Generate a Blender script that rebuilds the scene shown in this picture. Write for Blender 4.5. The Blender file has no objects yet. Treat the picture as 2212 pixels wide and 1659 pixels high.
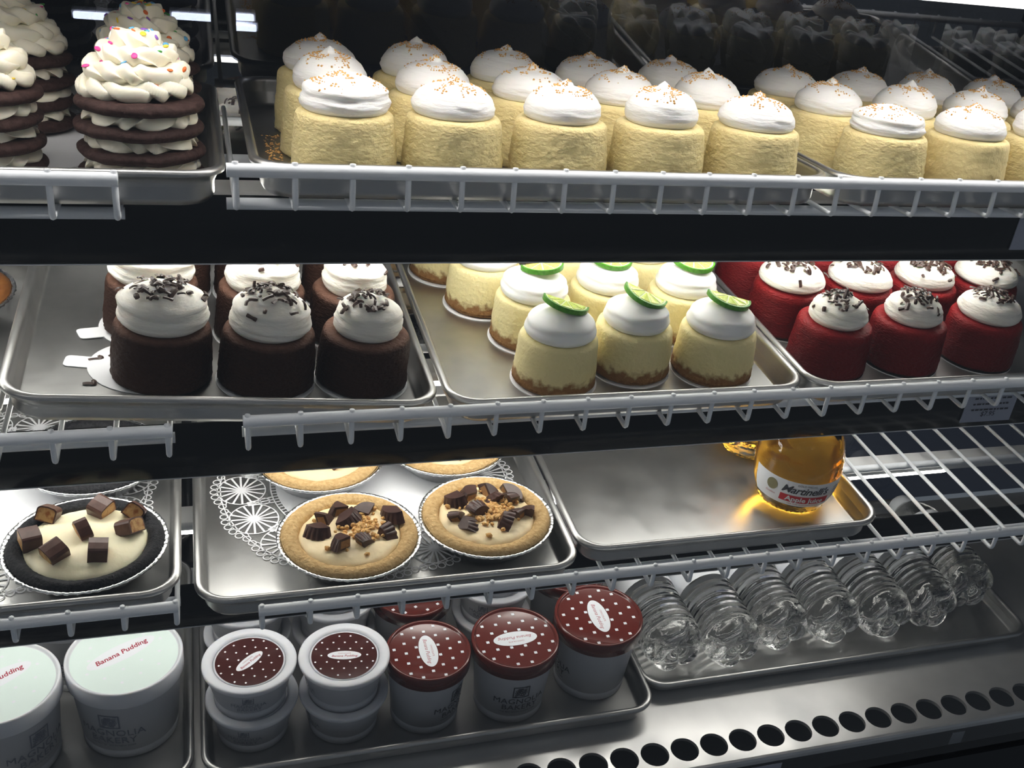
import bpy, math, random
import numpy as np
from mathutils import Vector, Matrix, noise

# ------------------------------------------------------------------ camera, world, exposure
SC = bpy.context.scene
COL = SC.collection
cam_d = bpy.data.cameras.new('camera')
cam = bpy.data.objects.new('camera', cam_d)
COL.objects.link(cam)
cam.location = (0.0, -0.70, 0.90)
cam.rotation_euler = (math.radians(59.40631), math.radians(-7.58147), math.radians(-17.55675))
cam_d.sensor_width = 36.0
cam_d.lens = 2319.718 * 36.0 / 2212.0
cam_d.shift_x = (1106.0 - 1259.319) / 2212.0
cam_d.shift_y = (855.49 - 829.5) / 2212.0
cam_d.clip_start = 0.01
SC.camera = cam

world = bpy.data.worlds.new('world')
SC.world = world
world.use_nodes = True
bg = world.node_tree.nodes['Background']
bg.inputs[0].default_value = (0.74, 0.86, 1.0, 1)
bg.inputs[1].default_value = 0.10
SC.view_settings.view_transform = 'Standard'
SC.view_settings.look = 'None'
SC.view_settings.gamma = 1.0
SC.view_settings.use_curve_mapping = False
SC.view_settings.exposure = 0.22
LAMP_A, LAMP_B, LAMP_C = 15.0, 14.0, 10.5   # emission of the lamps under the top, middle and pie shelves
LAMP_TOP = 12.0    # canopy tube emission

PI = math.pi
R = math.radians
rnd = random.Random(7)

# ------------------------------------------------------------------ materials
MATS = {}
def mat(name, col, rough=0.5, metal=0.0, col2=None, nscale=60.0, nmix=(0.35, 0.65), bump=0.0, bscale=300.0,
        spec=0.5, sss=0.0, trans=0.0, ior=1.45, emit=0.0, stretch=(1, 1, 1), bdetail=4.0, rough2=None, coat=0.0):
    if name in MATS:
        return MATS[name]
    m = bpy.data.materials.new(name)
    m.use_nodes = True
    nt = m.node_tree
    b = nt.nodes['Principled BSDF']
    b.inputs['Base Color'].default_value = (*col, 1)
    b.inputs['Roughness'].default_value = rough
    b.inputs['Metallic'].default_value = metal
    b.inputs['IOR'].default_value = ior
    b.inputs['Specular IOR Level'].default_value = spec
    b.inputs['Transmission Weight'].default_value = trans
    if coat:
        b.inputs['Coat Weight'].default_value = coat
        b.inputs['Coat Roughness'].default_value = 0.12
    if sss:
        b.inputs['Subsurface Weight'].default_value = sss
        b.inputs['Subsurface Radius'].default_value = (0.004, 0.003, 0.002)
        b.inputs['Subsurface Scale'].default_value = 1.0
    if emit:
        b.inputs['Emission Color'].default_value = (*col, 1)
        b.inputs['Emission Strength'].default_value = emit
    if col2 or bump or rough2 is not None:
        tc = nt.nodes.new('ShaderNodeTexCoord')
        mp = nt.nodes.new('ShaderNodeMapping')
        mp.inputs['Scale'].default_value = stretch
        nt.links.new(tc.outputs['Object'], mp.inputs['Vector'])
    if col2 or rough2 is not None:
        n = nt.nodes.new('ShaderNodeTexNoise')
        n.inputs['Scale'].default_value = nscale
        n.inputs['Detail'].default_value = 5
        nt.links.new(mp.outputs[0], n.inputs['Vector'])
        mr = nt.nodes.new('ShaderNodeMapRange')
        mr.inputs['From Min'].default_value = nmix[0]
        mr.inputs['From Max'].default_value = nmix[1]
        nt.links.new(n.outputs['Fac'], mr.inputs['Value'])
        if col2:
            mx = nt.nodes.new('ShaderNodeMix')
            mx.data_type = 'RGBA'
            mx.inputs['A'].default_value = (*col, 1)
            mx.inputs['B'].default_value = (*col2, 1)
            nt.links.new(mr.outputs[0], mx.inputs['Factor'])
            nt.links.new(mx.outputs['Result'], b.inputs['Base Color'])
        if rough2 is not None:
            m2 = nt.nodes.new('ShaderNodeMapRange')
            m2.inputs['To Min'].default_value = rough
            m2.inputs['To Max'].default_value = rough2
            nt.links.new(mr.outputs[0], m2.inputs['Value'])
            nt.links.new(m2.outputs[0], b.inputs['Roughness'])
    if bump:
        n2 = nt.nodes.new('ShaderNodeTexNoise')
        n2.inputs['Scale'].default_value = bscale
        n2.inputs['Detail'].default_value = bdetail
        nt.links.new(mp.outputs[0], n2.inputs['Vector'])
        bp = nt.nodes.new('ShaderNodeBump')
        bp.inputs['Strength'].default_value = 1.0
        bp.inputs['Distance'].default_value = bump
        nt.links.new(n2.outputs['Fac'], bp.inputs['Height'])
        nt.links.new(bp.outputs[0], b.inputs['Normal'])
    MATS[name] = m
    return m

def zband_mat(name, low, high, z0, z1, rough=0.7, bump=0.0, bscale=300, nscale=160, namp=0.008, sss=0.0, spec=0.3, stretch=(1, 1, 1)):
    """two colours by height: lower colour below about z0..z1, ragged edge"""
    m = bpy.data.materials.new(name)
    m.use_nodes = True
    nt = m.node_tree
    b = nt.nodes['Principled BSDF']
    b.inputs['Roughness'].default_value = rough
    b.inputs['Specular IOR Level'].default_value = spec
    if sss:
        b.inputs['Subsurface Weight'].default_value = sss
        b.inputs['Subsurface Radius'].default_value = (0.004, 0.003, 0.0015)
        b.inputs['Subsurface Scale'].default_value = 1.0
    tc = nt.nodes.new('ShaderNodeTexCoord')
    sx = nt.nodes.new('ShaderNodeSeparateXYZ')
    nt.links.new(tc.outputs['Object'], sx.inputs[0])
    n = nt.nodes.new('ShaderNodeTexNoise')
    n.inputs['Scale'].default_value = nscale
    n.inputs['Detail'].default_value = 6
    nt.links.new(tc.outputs['Object'], n.inputs['Vector'])
    ma = nt.nodes.new('ShaderNodeMath')
    ma.operation = 'MULTIPLY_ADD'
    ma.inputs[1].default_value = namp
    nt.links.new(n.outputs['Fac'], ma.inputs[0])
    nt.links.new(sx.outputs['Z'], ma.inputs[2])
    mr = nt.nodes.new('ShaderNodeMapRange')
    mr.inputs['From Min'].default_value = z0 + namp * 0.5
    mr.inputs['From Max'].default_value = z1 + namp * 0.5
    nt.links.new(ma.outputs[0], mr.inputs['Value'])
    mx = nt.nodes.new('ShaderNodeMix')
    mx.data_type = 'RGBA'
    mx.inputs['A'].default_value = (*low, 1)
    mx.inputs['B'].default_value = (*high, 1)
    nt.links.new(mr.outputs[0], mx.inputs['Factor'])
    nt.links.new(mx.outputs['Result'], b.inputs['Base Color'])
    if bump:
        mp = nt.nodes.new('ShaderNodeMapping')
        mp.inputs['Scale'].default_value = stretch
        nt.links.new(tc.outputs['Object'], mp.inputs['Vector'])
        n2 = nt.nodes.new('ShaderNodeTexNoise')
        n2.inputs['Scale'].default_value = bscale
        n2.inputs['Detail'].default_value = 6
        nt.links.new(mp.outputs[0], n2.inputs['Vector'])
        bp = nt.nodes.new('ShaderNodeBump')
        bp.inputs['Distance'].default_value = bump
        nt.links.new(n2.outputs['Fac'], bp.inputs['Height'])
        nt.links.new(bp.outputs[0], b.inputs['Normal'])
    MATS[name] = m
    return m

def clear_pane(name, tint=(1, 1, 1), ior=1.5, extra=0.0):
    """thin pane: Fresnel reflection over tinted see-through"""
    m = bpy.data.materials.new(name)
    m.use_nodes = True
    nt = m.node_tree
    nt.nodes.remove(nt.nodes['Principled BSDF'])
    out = nt.nodes['Material Output']
    lw = nt.nodes.new('ShaderNodeLayerWeight')
    pw = nt.nodes.new('ShaderNodeMath')
    pw.operation = 'POWER'
    pw.inputs[1].default_value = 5.0
    nt.links.new(lw.outputs['Facing'], pw.inputs[0])
    f0 = ((ior - 1) / (ior + 1)) ** 2 + extra
    ad = nt.nodes.new('ShaderNodeMath')
    ad.operation = 'MULTIPLY_ADD'
    ad.use_clamp = True
    ad.inputs[1].default_value = 1.0 - f0
    ad.inputs[2].default_value = f0
    nt.links.new(pw.outputs[0], ad.inputs[0])
    tr = nt.nodes.new('ShaderNodeBsdfTransparent')
    tr.inputs[0].default_value = (*tint, 1)
    gl = nt.nodes.new('ShaderNodeBsdfGlossy')
    gl.inputs['Roughness'].default_value = 0.0
    mx = nt.nodes.new('ShaderNodeMixShader')
    nt.links.new(ad.outputs[0], mx.inputs[0])
    nt.links.new(tr.outputs[0], mx.inputs[1])
    nt.links.new(gl.outputs[0], mx.inputs[2])
    nt.links.new(mx.outputs[0], out.inputs['Surface'])
    MATS[name] = m
    return m

M_wire = mat('white_coated_wire', (0.84, 0.87, 0.91), 0.35, spec=0.5)
M_tray = mat('aluminium_tray', (0.50, 0.50, 0.49), 0.28, 0.96, col2=(0.40, 0.40, 0.395), nscale=30, nmix=(0.25, 0.8), rough2=0.44, bump=0.00010, bscale=70)
M_steel = mat('brushed_steel', (0.66, 0.65, 0.64), 0.32, 0.75, col2=(0.52, 0.52, 0.52), nscale=14, nmix=(0.35, 0.7), rough2=0.45, bump=0.0001, bscale=60)
M_black = mat('black_gloss_panel', (0.005, 0.006, 0.008), 0.16, spec=0.14)
M_dark = mat('dark_matte', (0.012, 0.013, 0.016), 0.6)
M_tube = [mat('lit_diffuser_%s' % k, (1.0, 0.985, 0.92), 0.5, emit=v) for k, v in (('top', LAMP_A), ('middle', LAMP_B), ('pie', LAMP_C))]
M_tubet = mat('lit_canopy_tube', (1.0, 0.97, 0.93), 0.5, emit=LAMP_TOP)
M_house = mat('lamp_white_housing', (0.75, 0.75, 0.75), 0.4)
M_foil = mat('foil', (0.78, 0.79, 0.80), 0.22, 1.0, bump=0.0006, bscale=260)
M_paper = mat('white_paper', (0.88, 0.89, 0.92), 0.7)
M_cream = mat('whipped_cream', (0.86, 0.85, 0.83), 0.55, sss=0.25, bump=0.0007, bscale=120, stretch=(1, 1, 4.5), spec=0.3)
M_creamw = mat('warm_cream', (0.86, 0.83, 0.76), 0.5, sss=0.25, bump=0.0008, bscale=130, stretch=(1, 1, 4), spec=0.3)
M_creams = mat('smooth_cream', (0.87, 0.87, 0.86), 0.4, sss=0.25, bump=0.0003, bscale=80, stretch=(1, 1, 3), spec=0.35)
M_butter = mat('butter_cream', (0.88, 0.83, 0.68), 0.45, sss=0.25, bump=0.0002, bscale=120, spec=0.35)
M_van = zband_mat('vanilla_cheesecake', (0.76, 0.64, 0.32), (0.80, 0.66, 0.33), 0.030, 0.046, 0.75, 0.0018, 210, sss=0.2, stretch=(1, 1, 1.8))
M_vanb = zband_mat('vanilla_cheesecake_stained', (0.22, 0.05, 0.02), (0.80, 0.66, 0.33), 0.002, 0.009, 0.75, 0.0012, 210, namp=0.022, sss=0.2)
M_lime = zband_mat('lime_cheesecake', (0.28, 0.14, 0.05), (0.80, 0.70, 0.37), 0.0095, 0.0155, 0.75, 0.0011, 260, namp=0.018, sss=0.2)
M_crust = mat('crumb_crust', (0.22, 0.105, 0.035), 0.9, col2=(0.34, 0.18, 0.07), nscale=330, bump=0.0014, bscale=480, spec=0.15)
M_choc = zband_mat('chocolate_cheesecake', (0.034, 0.0135, 0.008), (0.125, 0.062, 0.042), 0.0425, 0.0465, 0.6, 0.0018, 230, namp=0.003, spec=0.14, stretch=(1, 1, 2.5))  # lighter top has lamp light painted in, besides its smooth skin
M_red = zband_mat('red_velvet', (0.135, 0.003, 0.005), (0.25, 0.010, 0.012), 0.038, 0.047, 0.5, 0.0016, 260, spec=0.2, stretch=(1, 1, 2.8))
M_shav = mat('chocolate_shaving', (0.045, 0.022, 0.016), 0.4, col2=(0.09, 0.05, 0.038), nscale=300)
M_crumb = mat('orange_crumb', (0.66, 0.40, 0.15), 0.9, col2=(0.52, 0.27, 0.08), nscale=400, spec=0.1)
M_cookie = mat('chocolate_cookie', (0.030, 0.014, 0.012), 0.75, col2=(0.052, 0.026, 0.022), nscale=220, bump=0.0012, bscale=260, spec=0.25)
M_rind = mat('lime_rind', (0.055, 0.22, 0.012), 0.35, col2=(0.10, 0.33, 0.03), nscale=400, bump=0.0001, bscale=900)
M_pith = mat('lime_pith', (0.72, 0.80, 0.42), 0.45, sss=0.2)
M_pulp = mat('lime_pulp', (0.52, 0.66, 0.10), 0.2, sss=0.4, col2=(0.66, 0.76, 0.20), nscale=350, bump=0.0003, bscale=500)
M_gcrust = mat('golden_pie_crust', (0.52, 0.34, 0.15), 0.9, col2=(0.65, 0.45, 0.22), nscale=300, bump=0.0018, bscale=330, spec=0.1)
M_bcrust = mat('black_cookie_crust', (0.006, 0.006, 0.008), 0.75, col2=(0.02, 0.02, 0.024), nscale=420, bump=0.0012, bscale=500, spec=0.35)
M_pumpk = mat('pumpkin_filling', (0.25, 0.095, 0.020), 0.5, col2=(0.20, 0.07, 0.015), nscale=120, bump=0.0003, bscale=300)
M_fill = mat('peanut_cream_filling', (0.87, 0.71, 0.43), 0.5, sss=0.2, bump=0.0007, bscale=110)
M_vfill = mat('vanilla_cream_filling', (0.90, 0.83, 0.58), 0.5, sss=0.2, bump=0.0008, bscale=100)
M_cup = mat('chocolate_cup', (0.050, 0.023, 0.018), 0.35, col2=(0.085, 0.043, 0.035), nscale=110, spec=0.45)
M_pb = mat('peanut_butter', (0.36, 0.19, 0.07), 0.8, col2=(0.27, 0.13, 0.05), nscale=500, bump=0.0005, bscale=700)
M_bar = mat('milk_chocolate', (0.085, 0.036, 0.026), 0.4, col2=(0.125, 0.06, 0.045), nscale=130)
M_nougat = mat('nougat_caramel', (0.60, 0.36, 0.14), 0.5, col2=(0.33, 0.12, 0.03), nscale=190, nmix=(0.42, 0.6), bump=0.0006, bscale=420)
M_nut = mat('peanut_bit', (0.72, 0.45, 0.16), 0.6, col2=(0.55, 0.26, 0.07), nscale=160, sss=0.15)
M_redlid = mat('maroon_lid', (0.115, 0.018, 0.013), 0.24, spec=0.5, coat=0.4)
M_browndisc = mat('brown_print_disc', (0.060, 0.014, 0.012), 0.16, spec=0.7, coat=0.5)
M_plid = mat('white_plastic_lid', (0.70, 0.71, 0.75), 0.35, sss=0.15, spec=0.5)
M_cupw = mat('paper_cup', (0.50, 0.51, 0.54), 0.55)
M_mint = mat('mint_print', (0.72, 0.83, 0.79), 0.35, spec=0.5)
M_inkk = mat('dark_ink', (0.035, 0.035, 0.045), 0.6)
M_inkg = mat('grey_ink', (0.16, 0.17, 0.21), 0.6)
M_inkr = mat('red_ink', (0.36, 0.03, 0.06), 0.6)
M_label = mat('label_white', (0.80, 0.82, 0.86), 0.5)
M_juice = mat('amber_juice', (1.0, 0.52, 0.055), 0.0, trans=1.0, ior=1.36, bump=0.0006, bscale=60)
M_jred = mat('label_red', (0.52, 0.02, 0.035), 0.5)
M_gold = mat('label_gold', (0.22, 0.20, 0.10), 0.5)
M_water = mat('clear_bottle', (0.97, 0.98, 0.975), 0.0, trans=1.0, ior=1.46, bump=0.0007, bscale=110)
M_capb = mat('bottle_cap', (0.75, 0.78, 0.82), 0.4)
M_glass = clear_pane('front_glass')
M_rear = clear_pane('dark_rear_glass', (0.34, 0.36, 0.42), 1.5, 0.09)
M_card = mat('price_card', (0.36, 0.38, 0.46), 0.6)
M_sticker = mat('grey_sticker', (0.16, 0.17, 0.19), 0.6)
SPR = [mat('sprinkle_' + n, c, 0.4) for n, c in dict(orange=(0.80, 0.16, 0.03), pink=(0.78, 0.06, 0.30), green=(0.08, 0.42, 0.08), yellow=(0.85, 0.62, 0.05), blue=(0.12, 0.42, 0.72), purple=(0.26, 0.10, 0.50)).items()]

# ------------------------------------------------------------------ mesh helpers
def new_mesh(name, V, F, smooth=True):
    me = bpy.data.meshes.new(name)
    me.from_pydata([tuple(v) for v in V], [], F)
    me.validate()
    if smooth:
        me.shade_smooth()
    me.update()
    return me

def link(name, me, m, parent=None, mtx=None):
    o = bpy.data.objects.new(name, me)
    COL.objects.link(o)
    if me is not None and m is not None and len(me.materials) == 0:
        me.materials.append(m)
    if parent is not None:
        o.parent = parent
    if mtx is not None:
        o.matrix_basis = mtx
    return o

def thing(name, label, cat, mtx, group=None):
    o = bpy.data.objects.new(name, None)
    COL.objects.link(o)
    o.empty_display_size = 0.02
    o.matrix_basis = mtx
    return tag(o, label, cat, group)

def tag(o, label, cat, group=None):
    o['label'] = label
    o['category'] = cat
    if group:
        o['group'] = group
    return o

def struct(o):
    o['kind'] = 'structure'
    return o

def T(x, y, z):
    return Matrix.Translation((x, y, z))

def RZ(a):
    return Matrix.Rotation(a, 4, 'Z')

def RX(a):
    return Matrix.Rotation(a, 4, 'X')

def RY(a):
    return Matrix.Rotation(a, 4, 'Y')

def nz(x, y, z):
    return noise.noise(Vector((x, y, z)))

def lathe(prof, n=48, fn=None):
    """revolve (r, z) points; fn(r, z, theta, i) -> (x, y, z); r == 0 makes a pole"""
    V, rings = [], []
    for i, (r, z) in enumerate(prof):
        if r <= 1e-9:
            rings.append([len(V)])
            V.append((0.0, 0.0, z) if fn is None else fn(0.0, z, 0.0, i))
        else:
            ring = []
            for k in range(n):
                t = 2 * PI * k / n
                ring.append(len(V))
                V.append((r * math.cos(t), r * math.sin(t), z) if fn is None else fn(r, z, t, i))
            rings.append(ring)
    F = []
    for a, b in zip(rings, rings[1:]):
        if len(a) == 1 and len(b) == 1:
            continue
        if len(a) == 1:
            for k in range(n):
                F.append((a[0], b[(k + 1) % n], b[k]))
        elif len(b) == 1:
            for k in range(n):
                F.append((a[k], a[(k + 1) % n], b[0]))
        else:
            for k in range(n):
                F.append((a[k], a[(k + 1) % n], b[(k + 1) % n], b[k]))
    return V, F

def resample(pts, step):
    out = [pts[0]]
    for (r0, z0), (r1, z1) in zip(pts, pts[1:]):
        d = math.hypot(r1 - r0, z1 - z0)
        k = max(1, int(round(d / step)))
        for j in range(1, k + 1):
            out.append((r0 + (r1 - r0) * j / k, z0 + (z1 - z0) * j / k))
    return out

def smooth_prof(pts, sub=5):
    """Catmull-Rom through (r, z) points"""
    P = [pts[0]] + list(pts) + [pts[-1]]
    out = []
    for i in range(1, len(P) - 2):
        p0, p1, p2, p3 = P[i - 1], P[i], P[i + 1], P[i + 2]
        for s in range(sub):
            t = s / sub
            q = []
            for k in (0, 1):
                q.append(0.5 * (2 * p1[k] + (p2[k] - p0[k]) * t + (2 * p0[k] - 5 * p1[k] + 4 * p2[k] - p3[k]) * t * t + (3 * p1[k] - p0[k] - 3 * p2[k] + p3[k]) * t ** 3))
            out.append((max(q[0], 0.0), q[1]))
    out.append(pts[-1])
    return out

def tube(pts, r, n=8, cap=True, off=0):
    V, F = [], []
    pts = [Vector(p) for p in pts]
    up = Vector((1, 0, 0))
    for i, p in enumerate(pts):
        d = (pts[min(i + 1, len(pts) - 1)] - pts[max(i - 1, 0)]).normalized()
        a = d.cross(up)
        if a.length < 1e-3:
            a = d.cross(Vector((0, 0, 1)))
        a.normalize()
        b = d.cross(a).normalized()
        for k in range(n):
            t = 2 * PI * k / n
            V.append(p + a * (r * math.cos(t)) + b * (r * math.sin(t)))
    for i in range(len(pts) - 1):
        for k in range(n):
            F.append((off + i * n + k, off + i * n + (k + 1) % n, off + (i + 1) * n + (k + 1) % n, off + (i + 1) * n + k))
    if cap:
        F.append(tuple(off + k for k in range(n))[::-1])
        F.append(tuple(off + (len(pts) - 1) * n + k for k in range(n)))
    return V, F

def join(*parts):
    V, F = [], []
    for v, f in parts:
        o = len(V)
        V += list(v)
        F += [tuple(i + o for i in q) for q in f]
    return V, F

def box(x0, x1, y0, y1, z0, z1, bev=0.0):
    if bev <= 0:
        V = [(x0, y0, z0), (x1, y0, z0), (x1, y1, z0), (x0, y1, z0), (x0, y0, z1), (x1, y0, z1), (x1, y1, z1), (x0, y1, z1)]
        F = [(0, 3, 2, 1), (4, 5, 6, 7), (0, 1, 5, 4), (1, 2, 6, 5), (2, 3, 7, 6), (3, 0, 4, 7)]
        return V, F
    loops = []
    for (ins, z) in ((bev, z0), (0, z0 + bev), (0, z1 - bev), (bev, z1)):
        loops.append(rrect(x0 + ins, x1 - ins, y0 + ins, y1 - ins, max(bev, 1e-4), 2, z))
    return loft(loops, True, True)

def rrect(x0, x1, y0, y1, r, seg, z):
    P = []
    for cx, cy, a in ((x1 - r, y0 + r, -PI / 2), (x1 - r, y1 - r, 0), (x0 + r, y1 - r, PI / 2), (x0 + r, y0 + r, PI)):
        for k in range(seg + 1):
            t = a + (PI / 2) * k / seg
            P.append((cx + r * math.cos(t), cy + r * math.sin(t), z))
    return P

def loft(loops, cap0=False, cap1=False):
    V, F = [], []
    n = len(loops[0])
    for L in loops:
        V += L
    for i in range(len(loops) - 1):
        for k in range(n):
            F.append((i * n + k, i * n + (k + 1) % n, (i + 1) * n + (k + 1) % n, (i + 1) * n + k))
    if cap0:
        F.append(tuple(range(n))[::-1])
    if cap1:
        F.append(tuple((len(loops) - 1) * n + k for k in range(n)))
    return V, F

def text_geo(body, size, shear=0.0, space=1.0, bold=0.0):
    """flat text as vertices and faces, centred on the origin in the xy plane"""
    cu = bpy.data.curves.new('text_tmp', 'FONT')
    cu.body = body
    cu.size = size
    cu.shear = shear
    cu.space_character = space
    cu.offset = bold
    cu.resolution_u = 2
    cu.align_x = 'CENTER'
    cu.align_y = 'CENTER'
    o = bpy.data.objects.new('text_tmp', cu)
    COL.objects.link(o)
    dg = bpy.context.evaluated_depsgraph_get()
    me = bpy.data.meshes.new_from_object(o.evaluated_get(dg))
    V = [tuple(v.co) for v in me.vertices]
    F = [tuple(p.vertices) for p in me.polygons]
    bpy.data.objects.remove(o)
    bpy.data.curves.remove(cu)
    bpy.data.meshes.remove(me)
    return V, F

def xf(geo, M):
    V, F = geo
    return [tuple(M @ Vector(v)) for v in V], F

def wrap(geo, rfun, zc, a0, lift=0.0004):
    """wrap flat (s, t) geometry on a surface of revolution facing angle a0"""
    V, F = geo
    out = []
    for s, t, _ in V:
        z = zc + t
        r = rfun(z) + lift
        a = a0 + s / r
        out.append((r * math.cos(a), r * math.sin(a), z))
    return out, F

def disc_geo(rx, ry, n=32, z=0.0):
    return [(rx * math.cos(2 * PI * k / n), ry * math.sin(2 * PI * k / n), z) for k in range(n)], [tuple(range(n))]

# ------------------------------------------------------------------ setting
Z1, Z2, Z3 = 0.61438, 0.42419, 0.26073          # wire planes of the three shelves
TILT = R(5.5)                                    # the top shelf leans back a little
M1 = T(0, 0.008, Z1) @ RX(-TILT)
def L1(x, y, h):                                 # point on the top shelf (h above its wires)
    return M1 @ T(x, y - 0.008, h)

XL, XR = -0.62, 1.25
YB = 0.365
# deck
deck = struct(link('floor', new_mesh('deck', *box(XL, XR, 0.017, YB, -0.01, 0.012), smooth=False), M_steel))
# perforated front strip
def strip_geo():
    pitch, r, n = 0.0345, 0.0155, 24
    y0, y1, z = -0.034, 0.0165, 0.0135
    yc = -0.0105
    V, F = [], []
    x = 0.388 - pitch * 29
    sq = []
    xs0 = x - pitch / 2
    while x < XR:
        ring, outer, low = [], [], []
        for k in range(n):
            t = 2 * PI * k / n
            c, s = math.cos(t), math.sin(t)
            ring.append((x + r * c, yc + r * s, z))
            low.append((x + r * c, yc + r * s, z - 0.004))
            m = max(abs(c) / (pitch / 2), (s / (y1 - yc) if s > 0 else -s / (yc - y0)))
            outer.append((x + c / m, yc + s / m, z))
        b = len(V)
        V += ring + outer + low
        for k in range(n):
            k2 = (k + 1) % n
            F.append((b + k, b + n + k, b + n + k2, b + k2))
            F.append((b + 2 * n + k, b + k, b + k2, b + 2 * n + k2))
        # corners of the cell
        for sx_, sy_ in ((1, 1), (-1, 1), (-1, -1), (1, -1)):
            cx, cy = x + sx_ * pitch / 2, (y1 if sy_ > 0 else y0)
            best = sorted(range(n), key=lambda k: (outer[k][0] - cx) ** 2 + (outer[k][1] - cy) ** 2)[:2]
            ci = len(V)
            V.append((cx, cy, z))
            a, c_ = best
            F.append((b + n + a, b + n + c_, ci))
        x += pitch
    # front lip
    xa, xb = xs0, x - pitch / 2
    lip = [(xa, y0, z), (xb, y0, z), (xa, y0 - 0.0025, z - 0.001), (xb, y0 - 0.0025, z - 0.001), (xa, y0 - 0.0035, z - 0.004), (xb, y0 - 0.0035, z - 0.004), (xa, y0 - 0.0035, z - 0.009), (xb, y0 - 0.0035, z - 0.009)]
    o = len(V)
    V += lip
    for i in range(3):
        F.append((o + 2 * i, o + 2 * i + 1, o + 2 * i + 3, o + 2 * i + 2))
    return V, F
st = link('trim_1', new_mesh('vent_strip', *strip_geo(), smooth=False), M_steel)
struct(st)
ch = struct(link('trim_2', new_mesh('vent_channel', *join(box(XL, XR, -0.034, 0.0165, -0.045, -0.030), box(XL, XR, 0.0128, 0.0164, -0.030, 0.0090)), smooth=False), M_dark))
front = struct(link('wall_front', new_mesh('base_front', *box(XL, XR, -0.0372, -0.0345, -0.45, 0.0045), smooth=False), M_black))
gl = struct(link('window_1', new_mesh('front_glass', *box(XL, XR, -0.052, -0.047, -0.02, 1.02), smooth=False), M_glass))
struct(link('trim_3', new_mesh('glass_channel', *box(XL, XR, -0.056, -0.0375, -0.45, -0.0205), smooth=False), M_dark))
rg = struct(link('window_2', new_mesh('rear_glass', *box(XL, XR, YB + 0.001, YB + 0.005, 0.02, 0.86), smooth=False), M_rear))
struct(link('wall_right', new_mesh('end_panel', *box(XR, XR + 0.02, -0.05, YB, -0.45, 0.9), smooth=False), M_dark))
struct(link('wall_left', new_mesh('end_panel_left', *box(XL - 0.02, XL, -0.05, YB, -0.45, 0.9), smooth=False), M_dark))
struct(link('wall_back', new_mesh('kitchen_wall', *box(-1.6, 2.6, 1.60, 1.64, -0.6, 1.9), smooth=False), mat('kitchen_dark_wall', (0.05, 0.052, 0.06), 0.7)))
struct(link('ceiling', new_mesh('canopy_top', *box(XL, XR, -0.04, YB, 0.90, 0.93), smooth=False), M_dark))
# rear door stiles
for i, x in enumerate((0.012, 0.78)):
    struct(link('door_%d' % (i + 1), new_mesh('door_stile', *box(x, x + 0.022, YB + 0.006, YB + 0.022, 0.02, 0.86), smooth=False), M_dark))

# ------------------------------------------------------------------ wire shelves
PITCH = 0.0381
def wire_shelf(label, mtx, x_first, n, x_end0, x_end1, rail_h, left=False):
    """local frame: origin on the wire plane under the rail, y back"""
    t = thing('wire_shelf', label, 'shelf', mtx)
    r = 0.0047
    link('front_rail', new_mesh('front_rail', *tube([(x_end0, 0, rail_h), (x_end0 + 0.0006, 0, rail_h), (x_end1 - 0.0006, 0, rail_h), (x_end1, 0, rail_h)], r, 14)), M_wire, t)
    for y in (0.036, 0.16, 0.30):
        link('crossbar', new_mesh('crossbar', *tube([(x_end0, y, -0.0068), (x_end1, y, -0.0068)], 0.0043, 12)), M_wire, t)
    wr = 0.0021
    pts = [(0, 0.325, 0), (0, 0.004, 0), (0, 0.0022, 0.0004), (0, 0.0006, 0.0018), (0, 0, 0.004), (0, 0, rail_h + r + 0.0012)]
    me = new_mesh('shelf_wire', *tube(pts, wr, 8))
    for k in range(n):
        link('wire', me, M_wire, t, T(x_first + k * PITCH, 0, 0))
    return t

wire_shelf('white wire shelf under the yellow cheesecakes', M1, 0.018 + 0.0012, 33, 0.0135, XR - 0.01, 0.0262)
wire_shelf('white wire shelf under the lime and red velvet cheesecakes', T(0, 0.0015, Z2), 0.0219, 32, 0.0186, XR - 0.01, 0.0255)
wire_shelf('white wire shelf holding the pies, the empty tray and the apple juice', T(0, -0.0192, Z3), 0.0279, 32, 0.0252, XR - 0.01, 0.0205)
ML1 = T(0, 0.008, Z1 - 0.008) @ RX(-TILT)
wire_shelf('white wire shelf end under the chocolate cookie towers', ML1, -0.0547 - 14 * PITCH, 15, XL + 0.01, -0.0525, 0.0262)
wire_shelf('white wire shelf end below the chocolate cheesecakes', T(0, 0.0015, Z2 - 0.002), -0.0339 - 15 * PITCH, 16, XL + 0.01, -0.0305, 0.0225)
wire_shelf('white wire shelf end under the dark cookie-crust pies', T(0, -0.0192, Z3 + 0.0145), -0.0365 - 15 * PITCH, 16, XL + 0.01, -0.0345, 0.0195)

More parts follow.
